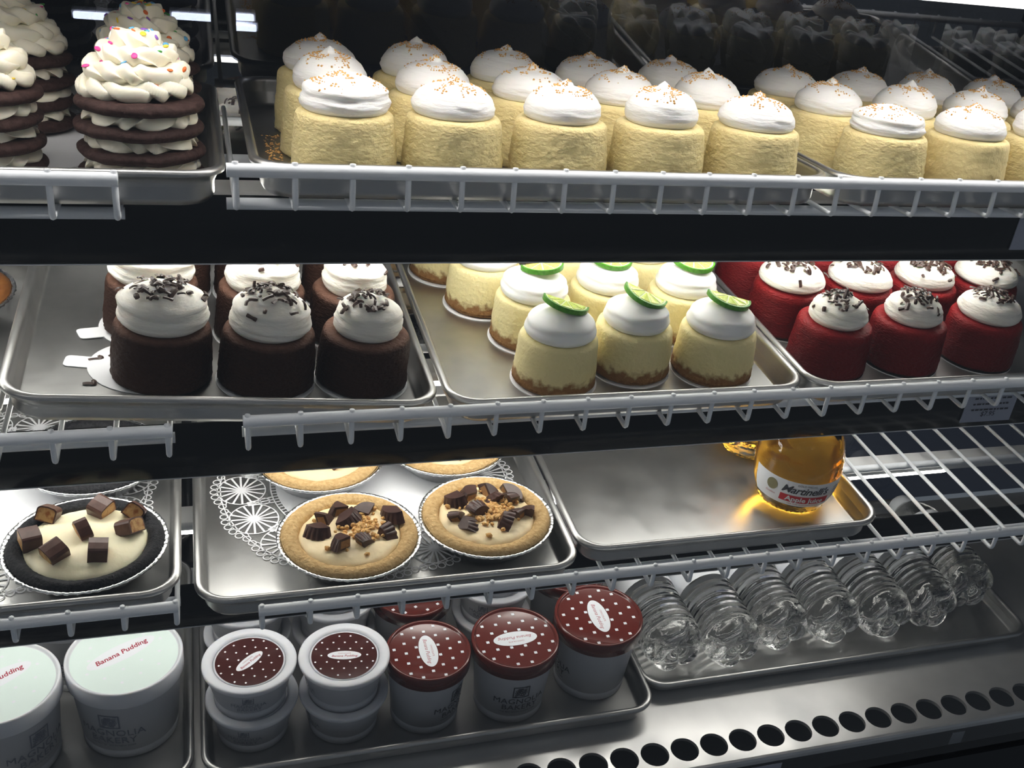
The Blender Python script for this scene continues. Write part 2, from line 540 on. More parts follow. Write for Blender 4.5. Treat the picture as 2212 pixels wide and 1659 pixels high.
# ------------------------------------------------------------------ lamps
def fascia(label, z_bot, z_top, y=0.055):
    t = thing('black_valance', label, 'valance', T(0, y, z_bot))
    link('panel', new_mesh('fascia', *box(XL + 0.01, XR - 0.01, 0, 0.003, 0, z_top - z_bot, 0.0008)), M_black, t)
    link('edge_strip', new_mesh('edge', *box(XL + 0.01, XR - 0.01, 0.0002, 0.003, -0.0010, -0.0001), smooth=False), M_house, t)
fascia('long glossy black valance hanging under the top shelf', 0.553, 0.605)
fascia('long glossy black valance hanging under the middle shelf', 0.3645, 0.4155)
fascia('long glossy black valance hanging under the pie shelf', 0.2035, 0.251)
def shelf_lamp(label, z, lit0, lit1, y, m):
    """z = underside of the crossbars above it"""
    t = thing('shelf_lamp', label, 'lamp', T(0, y, z))
    link('housing', new_mesh('housing', *box(XL + 0.02, XR - 0.02, -0.013, 0.013, -0.010, 0.0, 0.001)), M_house, t)
    link('diffuser', new_mesh('diffuser', *box(lit0, lit1, -0.0115, 0.0115, -0.0165, -0.0102, 0.0022)), m, t)
shelf_lamp('white lamp fixture lighting the chocolate, lime and red velvet cheesecakes', Z1 - 0.0375, XL + 0.05, 0.78, 0.150, M_tube[0])
shelf_lamp('white lamp fixture lighting the pies and apple juice', Z2 - 0.0125, XL + 0.05, 0.78, 0.140, M_tube[1])
shelf_lamp('white lamp fixture lighting the pudding cups and water bottles', Z3 - 0.0125, XL + 0.05, 0.82, 0.160, M_tube[2])
t = thing('canopy_lamp', 'bright white lamp tube above the yellow cheesecakes', 'lamp', T(0, 0.045, 0.793))
link('light_tube', new_mesh('ctube', *tube([(XL + 0.05, 0, 0), (1.0, 0, 0)], 0.0115, 14)), M_tubet, t)
link('housing', new_mesh('chousing', *box(XL + 0.02, XR - 0.02, -0.02, 0.03, 0.0125, 0.04, 0.002)), M_house, t)
link('added_light_skirt', new_mesh('cskirt', *box(XL + 0.02, XR - 0.02, 0.024, 0.0265, -0.020, 0.0124), smooth=False), M_house, t)  # unseen skirt, added to keep the tube's light off the back rows

# ------------------------------------------------------------------ trays
def tray_geo(w, d, h=0.0255, rc=0.028):
    """sheet pan, front-left corner of the rim at (0, 0), floor at z = 0"""
    loops = []
    def lp(ins, z):
        loops.append(rrect(ins, w - ins, ins, d - ins, max(rc - ins * 0.7, 0.006), 7, z))
    s = 0.0085
    lp(0.030, 0.0); lp(s + 0.0040, 0.0); lp(s + 0.0010, 0.0010); lp(s - 0.0008, 0.0045); lp(0.0070, h - 0.004)
    for k in range(7):                      # rolled rim
        a = PI - PI * 1.15 * k / 6
        lp(0.0034 - 0.0034 * math.cos(a), h - 0.0032 + 0.0032 * math.sin(a))
    lp(0.0035, h - 0.0045); lp(0.0070, h * 0.55); lp(s + 0.001, 0.0035); lp(s + 0.003, -0.0008); lp(0.030, -0.0012)
    return loft(loops, True, True)
TRAYS = {}
def tray(label, mtx, w, d, h=0.0255):
    key = (round(w, 4), round(d, 4), h)
    if key not in TRAYS:
        TRAYS[key] = new_mesh('tray', *tray_geo(w, d, h))
    o = link('baking_tray', TRAYS[key], M_tray, None, mtx)
    return tag(o, label, 'tray')
HF = 0.0037                                     # tray floor above the wire plane
F1, F2, F3 = Z1 + HF, Z2 + HF, Z3 + HF
F3L = Z3 + 0.0145 + HF
FD = 0.0140                                     # tray floor on the deck
tray('aluminium tray of yellow cheesecakes in the middle of the top shelf', L1(0.029, 0.0150, HF), 0.4515, 0.326)
tray('aluminium tray of yellow cheesecakes beside the black end of the top shelf', L1(0.4855, 0.0150, HF), 0.4515, 0.326)
tray('aluminium tray under the chocolate cookie towers', ML1 @ T(-0.4375, 0.012, HF), 0.4515, 0.326)
MC = T(0.168, 0, F2) @ RY(R(4.2))              # its far side rides up on the neighbouring tray
tray('aluminium tray holding the chocolate cheesecakes', MC @ T(-0.3150, 0.0085, 0), 0.3150, 0.345)
tray('aluminium tray holding the key lime cheesecakes', T(0.1745, 0.0080, F2), 0.3275, 0.345)
tray('aluminium tray holding the red velvet cheesecakes', T(0.5045, 0.0085, F2), 0.4515, 0.345)
tray('aluminium tray under the pumpkin pie', T(-0.4725, 0.01, F2 - 0.002), 0.3275, 0.345)
tray('aluminium tray with white doily and peanut butter cup pies', T(-0.0235, -0.0130, F3), 0.3280, 0.345)
tray('nearly empty aluminium tray holding only apple juice', T(0.3065, 0.0065, F3), 0.3245, 0.345)
tray('aluminium tray under the dark cookie-crust pies', T(-0.360, -0.013, F3L), 0.3280, 0.345)
tray('dull tray of pudding cups with maroon lids on the steel deck', T(-0.0285, 0.0285, FD), 0.4670, 0.325)
tray('dull tray of water bottles on the steel deck', T(0.4365, 0.0620, FD), 0.5300, 0.29, 0.020)
tray('dull tray under the large white pudding tubs', T(-0.4985, 0.0300, FD), 0.4640, 0.325)

# ------------------------------------------------------------------ cheesecakes
def cake_geo(R0, R1, h, seed, amp=0.0007, z0=0.0, n=72, lump=0.0008):
    P = resample([(0, z0), (R0 * 0.9, z0), (R0, z0 + 0.003), (R0 * 0.985, h * 0.4), (R1, h - 0.007)], 0.0022)
    P += smooth_prof([(R1, h - 0.007), (R1 - 0.0012, h - 0.0025), (R1 - 0.005, h - 0.0002), (R1 - 0.012, h), (0, h)], 4)[1:]
    def fn(r, z, t, i):
        c, s = math.cos(t), math.sin(t)
        side = max(0.0, min(1.0, (h - 0.004 - z) / 0.01)) if r > R1 * 0.7 else 0.12
        k = lump * nz(c * 2.2 + seed, s * 2.2, z * 60) + amp * side * (nz(c * 14 + seed, s * 14, z * 420) + 0.7 * nz(c * 30, s * 30 + seed, z * 700))
        rr = r + k * (1 if r > 0.5 * R1 else 0)
        zz = z + (0.0005 * nz(r * c * 70 + seed, r * s * 70, 3) if z > h - 0.001 else 0)
        return (rr * c, rr * s, zz)
    return lathe(P, n, fn)

def cream_geo(rb, rm, h, peak, seed, n=56, fold=0.0010, flat=0.0, lean=(0.0, 0.0)):
    """whipped blob: base radius rb, belly rm, height h, peak = pointed fraction"""
    P = smooth_prof([(0, 0.0), (rb * 0.8, 0.0), (rb, 0.0008), (rm * 0.985, h * 0.14), (rm, h * 0.27), (rm * 0.95, h * 0.43), (rm * (0.80 + flat), h * 0.60), (rm * (0.56 + flat), h * 0.75), (rm * (0.28 + flat * 0.7) * (1 - 0.22 * peak), h * (0.90 - 0.07 * peak)), (rm * (0.10 + 0.035 * peak), h * (0.965 - 0.055 * peak)), (0, h)], 4)
    def fn(r, z, t, i):
        c, s = math.cos(t), math.sin(t)
        u = z / h
        env = min(1.0, u * 5)
        tw = t + u * 2.5
        k = env * fold * (nz(math.cos(tw) * 1.6 + seed, math.sin(tw) * 1.6, z * 330 + t * 0.6) + 0.5 * nz(c * 4 + seed, s * 4, z * 700))
        k += env * 0.0016 * nz(c * 1.1 + seed * 3, s * 1.1, z * 40)
        rr = max(0.0, r + k * min(1.0, r / (0.3 * rm)))
        return (rr * c + lean[0] * u * u, rr * s + lean[1] * u * u, z)
    return lathe(P, n, fn)

def row_of(y):
    return 'front' if y < 0.125 else 'second' if y < 0.21 else 'third'

def surf_points(geo, zmin, k, seed, rmin=0.0):
    """random points with normals on the upper part of a blob"""
    V, F = geo
    r = random.Random(seed)
    out = []
    cand = []
    for f in F:
        c = sum((Vector(V[i]) for i in f), Vector()) / len(f)
        if c.z > zmin and math.hypot(c.x, c.y) > rmin:
            a, b, d = Vector(V[f[0]]), Vector(V[f[1]]), Vector(V[f[2]])
            nn = (b - a).cross(d - a)
            ar = nn.length
            if ar < 1e-12:
                continue
            nn.normalize()
            if nn.z < -0.2:
                continue
            cand.append((c, nn, ar * max(0.15, nn.z)))
    tot = sum(c[2] for c in cand)
    for _ in range(k):
        x = r.random() * tot
        for c, nn, a in cand:
            x -= a
            if x <= 0:
                out.append((c.copy(), nn.copy()))
                break
    return out

def align(p, nn, spin, tip=0.0):
    q = Vector((0, 0, 1)).rotation_difference(nn).to_matrix().to_4x4()
    return T(*p) @ q @ RZ(spin) @ RY(tip)

def crumbs_geo(geo, zmin, k, seed, bias=None):
    """loose crumb dusting as one cheap mesh of tiny wedges"""
    V, F = [], []
    r = random.Random(seed)
    for p, nn in surf_points(geo, zmin, k, seed):
        s = r.uniform(0.0004, 0.00115)
        if nz(p.x * 130 + seed, p.y * 130, 0.5) < -0.02 or (p.z < zmin * 1.2 and r.random() < 0.6):
            continue
        q = align(p, nn, r.random() * 6.28)
        o = len(V)
        for dx, dy, dz in ((-1, -1, -0.3), (1.2, -0.8, -0.3), (0.9, 1, -0.3), (-1, 0.9, -0.3), (0.1, 0.1, 1.1)):
            V.append(tuple(q @ Vector((dx * s, dy * s, dz * s))))
        F += [(o, o + 1, o + 4), (o + 1, o + 2, o + 4), (o + 2, o + 3, o + 4), (o + 3, o, o + 4), (o + 3, o + 2, o + 1, o)]
    return V, F

VBODY = [new_mesh('vanilla_body', *cake_geo(0.0378, 0.0352, 0.0525, s * 5.3, 0.0010)) for s in range(4)]
CREAMS, CRUMBS = [], []
for s, (rb, rm, h, pk, fl, ln) in enumerate([(0.027, 0.0295, 0.0300, 1, 0.0, (0.001, 0.001)), (0.026, 0.0285, 0.0325, 1, 0.02, (-0.001, 0.002)), (0.028, 0.0305, 0.0280, 1, 0.02, (0.002, 0.0)), (0.0285, 0.0315, 0.0275, 0, 0.13, (0.001, 0)), (0.0285, 0.031, 0.0235, 0, 0.12, (0, 0))]):
    g = cream_geo(rb, rm, h, pk, s * 7.7 + 1, flat=fl, lean=ln, fold=0.0013 if s > 2 else 0.0009)
    CREAMS.append(new_mesh('cream', *g))
    CRUMBS.append(new_mesh('crumbs', *crumbs_geo(g, h * 0.58, 520, s + 3), smooth=False))
CRUST_V = new_mesh('crust_v', *cake_geo(0.0376, 0.0374, 0.010, 2.0, 0.0010, n=60))

def vanilla(x, y, cr, label, group, spin, stained=False):
    sc = 1.0 + 0.03 * max(0.0, min(1.0, (x - 0.1) / 0.35))
    t = thing('mini_cheesecake', label, 'cheesecake', L1(x, y, HF + 0.0002) @ RZ(spin) @ Matrix.Diagonal((sc, sc, 1.0, 1)), group)
    me = VBODY[int(spin * 10) % 4]
    if stained:
        me = new_mesh('vanilla_body_s', *cake_geo(0.0378, 0.0352, 0.0525, 9.1, 0.0008))
        link('cheesecake_body', me, M_vanb, t)
    else:
        link('cheesecake_body', me, M_van, t)
    c = link('cream', CREAMS[cr], M_cream, t, T(0, 0, 0.0520) @ RZ(1.3 * spin + 0.4))
    k = link('crumb_dusting', CRUMBS[cr], M_crumb, c)
    k['kind'] = 'stuff'
    return t

g1 = 'front row of cheesecakes on the middle top tray'
vanilla(0.0970, 0.0675, 3, 'yellow mini cheesecake with tall folded cream beside the cookie tower tray', None, 0.3)
vanilla(0.1765, 0.0675, 2, 'yellow mini cheesecake with wide crumb-covered cream and a crumbled front', None, 1.2)
for x, y, c, s in ((0.2600, 0.0675, 0, 2.1), (0.3420, 0.0675, 1, 3.4), (0.4270, 0.0680, 2, 4.0)):
    vanilla(x, y, c, 'yellow mini cheesecake with domed crumb-topped cream in the front row of the middle top tray', g1, s)
for x, y, c, s in ((0.0955, 0.148, 1, 0.9), (0.1760, 0.148, 0, 1.9), (0.2560, 0.148, 2, 2.5), (0.3365, 0.149, 0, 5.1), (0.4180, 0.149, 1, 0.2)):
    vanilla(x, y, c, 'yellow mini cheesecake with peaked cream in the second row of the middle top tray', 'second row of cheesecakes on the middle top tray', s)
for x, y, c, s in ((0.0960, 0.229, 0, 2.9), (0.1755, 0.229, 1, 3.9), (0.2550, 0.229, 0, 4.9), (0.3350, 0.230, 2, 5.9), (0.4155, 0.230, 0, 1.1)):
    vanilla(x, y, c, 'yellow mini cheesecake with peaked cream in the shaded back row of the middle top tray', 'back row of cheesecakes on the middle top tray', s)
vanilla(0.5510, 0.0680, 4, 'yellow mini cheesecake with torn flat cream in the front corner of the end tray', None, 0.6)
vanilla(0.6360, 0.0680, 2, 'yellow mini cheesecake with red-brown stains at its foot', None, 1.7, stained=True)
vanilla(0.7200, 0.0690, 1, 'yellow mini cheesecake next to the stained one in the front row of the end tray', None, 2.4)
for x, y, c, s in ((0.5400, 0.149, 0, 0.1), (0.6210, 0.149, 1, 1.4), (0.7020, 0.150, 0, 2.2), (0.7830, 0.150, 2, 3.1)):
    vanilla(x, y, c, 'yellow mini cheesecake with peaked cream in the second row of the end tray', 'second row of cheesecakes on the end top tray', s)
for x, y, c, s in ((0.5400, 0.231, 2, 4.2), (0.6210, 0.231, 0, 5.0), (0.7020, 0.231, 1, 5.7), (0.7830, 0.231, 0, 0.7)):
    vanilla(x, y, c, 'yellow mini cheesecake with peaked cream in the shaded back row of the end tray', 'back row of cheesecakes on the end top tray', s)

# chocolate shavings
def shaving_geo(l, w, th, curl, seed):
    r = random.Random(seed)
    V, F = [], []
    n = 5
    for i in range(n + 1):
        u = i / n - 0.5
        x, zc = l * u, curl * (0.25 - u * u) * 4
        ww = w * (1 - 0.35 * abs(u)) * r.uniform(0.8, 1.1)
        V += [(x, -ww / 2, zc + 0.0003), (x, 0, zc + th), (x, ww / 2, zc + 0.0002), (x, 0, zc - th * 0.3)]
    for i in range(n):
        for k in range(4):
            F.append((i * 4 + k, i * 4 + (k + 1) % 4, i * 4 + 4 + (k + 1) % 4, i * 4 + 4 + k))
    F += [(3, 2, 1, 0), (n * 4, n * 4 + 1, n * 4 + 2, n * 4 + 3)]
    return V, F
SHAV = [new_mesh('shaving', *shaving_geo(l, w, 0.0011, c, i), smooth=False) for i, (l, w, c) in enumerate([(0.0085, 0.0044, 0.0006), (0.0068, 0.0042, 0.0009), (0.0098, 0.0038, 0.0004), (0.0055, 0.0046, 0.0006), (0.0078, 0.0034, 0.0012), (0.0042, 0.0036, 0.0003)])]
def shavings(parent, pts, seed, low=0.0):
    r = random.Random(seed)
    for p, nn in pts:
        s = r.uniform(0.7, 1.15)
        link('chocolate_shaving', SHAV[r.randrange(6)], M_shav, parent, align(p + nn * r.choice((0.0004, 0.0006, 0.0012, 0.0022)), nn, r.random() * 6.28, r.gauss(0, 0.32)) @ Matrix.Scale(s, 4))

CBODY = [new_mesh('choc_body', *cake_geo(0.0376, 0.0358, 0.047, 20 + s * 3.1, 0.0008, lump=0.0008)) for s in range(3)]
def cream_set(specs, base):
    out = []
    for s, (rb, rm, h, pk, fl, fo) in enumerate(specs):
        g = cream_geo(rb, rm, h, pk, base + s * 5.1, flat=fl, fold=fo)
        out.append((g, new_mesh('cream', *g), h))
    return out
CCREAM = cream_set([(0.028, 0.0325, 0.034, 0, 0.16, 0.0014), (0.027, 0.0310, 0.035, 0, 0.10, 0.0013), (0.025, 0.0275, 0.0335, 0, 0.12, 0.0012)], 40)
plate_g = join(([(0.041 * math.cos(2 * PI * k / 40), 0.041 * math.sin(2 * PI * k / 40), z) for z in (0, 0.0006) for k in range(40)], [tuple(range(40))[::-1], tuple(range(40, 80))] + [(k, (k + 1) % 40, 40 + (k + 1) % 40, 40 + k) for k in range(40)]),
               loft([rrect(-0.058, -0.036, -0.0085, 0.0085, 0.004, 3, 0), rrect(-0.058, -0.036, -0.0085, 0.0085, 0.004, 3, 0.0006)], True, True))
PLATE = new_mesh('cake_board', *plate_g, smooth=False)

DISC = new_mesh('board_round', *loft([[(0.0388 * math.cos(2 * PI * k / 48), 0.0388 * math.sin(2 * PI * k / 48), z) for k in range(48)] for z in (0, 0.0007)], True, True), smooth=False)

def choc(x, y, c, label, group, spin, ns, board=None, off=(0.0, 0.0), lift=0.0):
    b = link('cake_board', PLATE if board is not None else DISC, M_paper, None, MC @ T(x + off[0], y + off[1], 0.0003 + lift) @ RZ(board or 0.0))
    tag(b, ('white paper board with pull tab' if board is not None else 'round white paper board') + ' under a %s-row chocolate cheesecake' % row_of(y), 'cake board', 'paper boards under the %s-row chocolate cheesecakes' % row_of(y))
    t = thing('chocolate_cheesecake', label, 'cheesecake', MC @ T(x, y, 0.0013 + lift) @ RZ(spin), group)
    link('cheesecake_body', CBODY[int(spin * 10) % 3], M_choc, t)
    g, me, h = CCREAM[c]
    cr = link('cream', me, M_creamw, t, T(0, 0, 0.0465))
    pts = surf_points(g, h * 0.80, int(ns * 0.8), int(spin * 100)) + surf_points(g, h * 0.55, ns - int(ns * 0.8), int(spin * 77))
    shavings(cr, pts, int(spin * 50))
    return t
gc1 = 'front row of chocolate cheesecakes'
choc(-0.2075, 0.085, 0, 'dark chocolate cheesecake at the open side of its tray, finely shaved chocolate on the cream', None, 0.35, 58, -0.12, (-0.0135, 0.012))
choc(-0.1290, 0.081, 1, 'dark chocolate cheesecake with loose shavings slipping down its cream, between two others', None, 1.25, 56)
choc(-0.0520, 0.085, 2, 'dark chocolate cheesecake next to the tray edge shared with the lime cheesecakes', None, 2.35, 46)
for x, y, c, s in ((-0.2165, 0.163, 0, 3.15), (-0.1295, 0.159, 1, 4.05), (-0.0520, 0.163, 2, 5.25)):
    choc(x, y, c, 'dark chocolate cheesecake with brightly lit cream in the second row', 'second row of chocolate cheesecakes', s, 22, 0.3 if x < -0.2 else None, lift=0.0008 if x < -0.2 else 0.0)
for x, y, c, s in ((-0.2060, 0.242, 1, 0.75), (-0.1280, 0.240, 2, 1.85), (-0.0510, 0.242, 0, 2.95)):
    choc(x, y, c, 'dark chocolate cheesecake mostly hidden in the third row', 'third row of chocolate cheesecakes', s, 6)
# loose crumbs of chocolate on the tray
for k, (x, y) in enumerate(((-0.2590, 0.069), (-0.2555, 0.071), (-0.2570, 0.107), (-0.2530, 0.110), (-0.2440, 0.114))):
    o = link('loose_shaving', SHAV[k % 6], M_shav, None, MC @ T(x, y, 0.0006) @ RZ(k * 1.7))
    tag(o, 'chocolate shaving lying loose on the tray beside the chocolate cheesecakes', 'chocolate', 'loose chocolate shavings on the tray')

# ------------------------------------------------------------------ lime cheesecakes
LBODY = [new_mesh('lime_body', *cake_geo(0.0367, 0.0346, 0.046, 60 + s * 3.7, 0.0006)) for s in range(3)]
LCRUST = [new_mesh('lime_crust', *cake_geo(0.0371, 0.0370, 0.0112, 70 + s * 2.7, 0.0008, lump=0.0005)) for s in range(3)]
LCREAM = cream_set([(0.028, 0.0310, 0.0255, 0, 0.10, 0.0004), (0.0265, 0.0290, 0.0265, 0, 0.10, 0.0004)], 80)
def lime_geo():
    """half slice: rind shell part, pith, pulp segments; flat cut along x, round side toward -y"""
    Rr, th, n = 0.0205, 0.0044, 28
    V, F = [], []
    for k in range(n + 1):
        a = PI + PI * k / n
        c, s = math.cos(a), math.sin(a)
        V += [(Rr * c, Rr * s, 0), (Rr * c * 1.0, Rr * s, th), ((Rr - 0.0016) * c, (Rr - 0.0016) * s, th), ((Rr - 0.0016) * c, (Rr - 0.0016) * s, 0)]
    for k in range(n):
        for j in range(4):
            F.append((k * 4 + j, k * 4 + 4 + j, k * 4 + 4 + (j + 1) % 4, k * 4 + (j + 1) % 4))
    F += [(0, 1, 2, 3), (n * 4 + 3, n * 4 + 2, n * 4 + 1, n * 4)]
    rind = (V, F)
    r2 = Rr - 0.0016
    out = [(r2 * math.cos(PI + PI * k / n), r2 * math.sin(PI + PI * k / n)) for k in range(n + 1)]
    V2 = [(x, y, 0.0003) for x, y in out] + [(x, y, th - 0.0004) for x, y in out]
    m = n + 1
    F2_ = [tuple(range(m))[::-1], tuple(range(m, 2 * m))] + [(k, (k + 1) % m, m + (k + 1) % m, m + k) for k in range(m)]
    segs = []
    ns = 5
    for q in range(ns):
        a0, a1 = PI + PI * (q + 0.07) / ns, PI + PI * (q + 0.93) / ns
        am = (a0 + a1) / 2
        pts = [(0.0022 * math.cos(am), 0.0022 * math.sin(am))] + [((r2 - 0.0016) * math.cos(a0 + (a1 - a0) * j / 6), (r2 - 0.0016) * math.sin(a0 + (a1 - a0) * j / 6)) for j in range(7)]
        V3 = [(x, y, -0.0002) for x, y in pts] + [(x, y, th) for x, y in pts]
        m3 = len(pts)
        cx, cy = sum(p[0] for p in pts) / m3, sum(p[1] for p in pts) / m3
        V3.append((cx, cy, th + 0.0005))
        F3_ = [tuple(range(m3))[::-1]] + [(k, (k + 1) % m3, m3 + (k + 1) % m3, m3 + k) for k in range(m3)] + [(m3 + k, m3 + (k + 1) % m3, 2 * m3) for k in range(m3)]
        segs.append((V3, F3_))
    return rind, (V2, F2_), segs
_ri, _pi, _se = lime_geo()
RIND, PITH, SEGS = new_mesh('rind', *_ri, smooth=False), new_mesh('pith', *_pi, smooth=False), [new_mesh('pulp', *s, smooth=False) for s in _se]

def limecake(x, y, c, label, group, spin, slice_m=None):
    b = link('cake_board', DISC, M_paper, None, T(x, y, F2))
    tag(b, 'round white paper board under a %s-row key lime cheesecake' % row_of(y), 'cake board', 'paper boards under the %s-row key lime cheesecakes' % row_of(y))
    t = thing('key_lime_cheesecake', label, 'cheesecake', T(x, y, F2 + 0.0008) @ RZ(spin) @ Matrix.Diagonal((1.0 + 0.15 * (x - 0.24), 1.0 + 0.15 * (x - 0.24), 1.0, 1)), group)
    link('cheesecake_body', LBODY[int(spin * 10) % 3], M_lime, t)
    link('crust', LCRUST[int(spin * 10) % 3], M_crust, t)
    g, me, h = LCREAM[c]
    cr = link('cream', me, M_creams, t, T(0, 0, 0.0455))
    if slice_m is not None:
        s = link('lime_slice', RIND, M_rind, t, RZ(-spin) @ slice_m)
        s['label'] = 'half slice of lime with green rind'
        link('pith', PITH, M_pith, s)
        for q in range(5):
            link('pulp_segment', SEGS[q], M_pulp, s)
    return t
def SM(dx, dy, z, yaw, pitch, roll):
    return T(dx, dy, 0.0455 + z) @ RZ(R(yaw)) @ RY(R(roll)) @ RX(R(pitch))
limecake(0.2845, 0.0795, 0, 'key lime cheesecake with lime slice standing forward of the others', None, 0.3, SM(0.004, 0.007, 0.0240, -18, -6, 12))
limecake(0.3610, 0.0950, 1, 'key lime cheesecake in the middle of the front three, lime slice tipped sideways', None, 1.3, SM(0.007, 0.006, 0.0245, -24, 2, 18))
limecake(0.4400, 0.0840, 0, 'key lime cheesecake beside the bare inner wall of its tray', None, 2.3, SM(0.006, 0.007, 0.0243, -14, 2, 11))
limecake(0.2825, 0.1580, 0, 'key lime cheesecake directly behind the foremost one', None, 3.3, SM(0.006, 0.005, 0.0244, 8, -4, -4))
limecake(0.3600, 0.1745, 1, 'key lime cheesecake topped with a thick upright lime slice', None, 4.3, SM(0.002, 0.004, 0.0252, -2, 10, 2))
limecake(0.4380, 0.1640, 1, 'key lime cheesecake in the second row nearest the red velvet tray', None, 5.3, SM(0.005, 0.004, 0.0254, -4, 6, 3))
limecake(0.2540, 0.2300, 0, 'key lime cheesecake without a visible lime slice, alone at the bare side of its tray', None, 0.8)
limecake(0.2320, 0.3040, 1, 'key lime cheesecake cut off by the black lamp fascia at the back corner', None, 1.8)
for x, y, s in ((0.3410, 0.254, 2.8), (0.4230, 0.246, 3.8)):
    limecake(x, y, 0, 'key lime cheesecake in the third row, its cream hidden by the lamp fascia', 'third row of key lime cheesecakes', s)

# ------------------------------------------------------------------ red velvet
RBODY = [new_mesh('red_body', *cake_geo(0.0388, 0.0366, 0.048, 100 + s * 3.3, 0.0006, lump=0.0006)) for s in range(3)]
RBASE = new_mesh('red_base', *cake_geo(0.0389, 0.0387, 0.0075, 111, 0.0005, lump=0.0004))
RCREAM = cream_set([(0.025, 0.0280, 0.0285, 0, 0.08, 0.0013), (0.0285, 0.0335, 0.026, 0, 0.04, 0.0006), (0.028, 0.0315, 0.026, 0, 0.06, 0.0006)], 120)
def red(x, y, c, label, group, spin, ns):
    b = link('cake_board', DISC, M_paper, None, T(x, y, F2))
    tag(b, 'round white paper board under a %s-row red velvet cheesecake' % row_of(y), 'cake board', 'paper boards under the %s-row red velvet cheesecakes' % row_of(y))
    t = thing('red_velvet_cheesecake', label, 'cheesecake', T(x, y, F2 + 0.0008) @ RZ(spin), group)
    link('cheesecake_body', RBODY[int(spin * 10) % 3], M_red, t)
    link('crust', RBASE, M_cookie, t)
    g, me, h = RCREAM[c]
    cr = link('cream', me, M_creamw, t, T(0, 0, 0.0475))
    pts = surf_points(g, h * 0.74, int(ns * 0.85), int(spin * 100) + 5) + surf_points(g, h * 0.45, ns - int(ns * 0.85), int(spin * 77) + 5)
    shavings(cr, pts, int(spin * 50) + 3)
    return t
red(0.5640, 0.0870, 0, 'red velvet cheesecake in the front corner next to the key lime tray', None, 0.35, 52)
red(0.6495, 0.0880, 0, 'red velvet cheesecake with a round cream ball, second from the key lime tray', None, 1.35, 52)
red(0.7420, 0.0900, 2, 'red velvet cheesecake in the front row farthest from the key lime tray', None, 2.25, 50)
for x, y, c, s in ((0.5570, 0.1690, 1, 3.25), (0.6370, 0.1690, 1, 4.15), (0.7170, 0.1700, 2, 5.05), (0.7980, 0.1720, 1, 5.95)):
    red(x, y, c, 'red velvet cheesecake with broad shaving-strewn cream in the second row', 'second row of red velvet cheesecakes', s, 68)
for x, y, c, s in ((0.5570, 0.2510, 2, 0.65), (0.6370, 0.2510, 1, 1.65), (0.7170, 0.2520, 2, 2.65), (0.7980, 0.2540, 1, 3.65)):
    red(x, y, c, 'red velvet cheesecake in the third row, cream cut off by the lamp fascia', 'third row of red velvet cheesecakes', s, 8)

# ------------------------------------------------------------------ cookie towers
COOKIES = []
for s in range(4):
    def fn(r, z, t, i, s=s):
        c, q = math.cos(t), math.sin(t)
        k = 1 + 0.025 * nz(c * 1.4 + s * 9, q * 1.4, 0) + 0.008 * nz(c * 9 + s, q * 9, z * 300)
        return (r * k * c, r * k * q, z + 0.0008 * nz(r * c * 90 + s * 4, r * q * 90, 1) + 0.0012 * nz(c * 1.2, q * 1.2, s * 3.3))
    COOKIES.append(new_mesh('cookie', *lathe(smooth_prof([(0, 0), (0.034, 0.0002), (0.0405, 0.0016), (0.0425, 0.0046), (0.0405, 0.0078), (0.034, 0.0092), (0.02, 0.0098), (0, 0.010)], 4), 64, fn)))
def ruffle_geo(r0, h, k, seed, wob=0.16, tw=0.5):
    P = smooth_prof([(0, 0), (r0 * 0.7, 0.0), (r0 * 0.92, h * 0.12), (r0, h * 0.40), (r0 * 0.95, h * 0.72), (r0 * 0.78, h * 0.98), (0, h)], 4)
    def fn(r, z, t, i):
        u = z / h
        tt = t + tw * (u - 0.5) + 0.35 * nz(math.cos(t) * 1.5 + seed, math.sin(t) * 1.5, 2)
        w = abs(math.sin(k * tt / 2)) ** 0.7
        e = min(1.0, r / r0) ** 2
        a = wob * (0.75 + 0.6 * nz(math.cos(t) * 2 + seed, math.sin(t) * 2, 5))
        rr = r * (1 - a * e * (1 - w)) * (1 + 0.05 * e * nz(math.cos(t) + seed, math.sin(t), 0))
        zz = z + e * h * 0.20 * math.sin(k * tt + 1.0 + seed)
        return (rr * math.cos(t), rr * math.sin(t), zz)
    return lathe(P, 150, fn)
RUFF = [ruffle_geo(r, h, k, s, w, tw) for s, (r, h, k, w, tw) in enumerate([(0.0375, 0.0105, 13, 0.13, 0.6), (0.0385, 0.0105, 11, 0.14, -0.5), (0.0380, 0.0135, 13, 0.17, 0.7), (0.0345, 0.0130, 11, 0.17, 0.7), (0.0270, 0.0120, 9, 0.16, 0.8), (0.0165, 0.0110, 7, 0.10, 0.8)])]
RUFM = [new_mesh('ruffle', *g) for g in RUFF]
SPRM = []
for m in SPR:
    g = lathe([(0, -0.0006), (0.0018, -0.0005), (0.0023, 0), (0.0018, 0.0005), (0, 0.0006)], 10)
    me = new_mesh('sprinkle', *g)
    me.materials.append(m)
    SPRM.append(me)
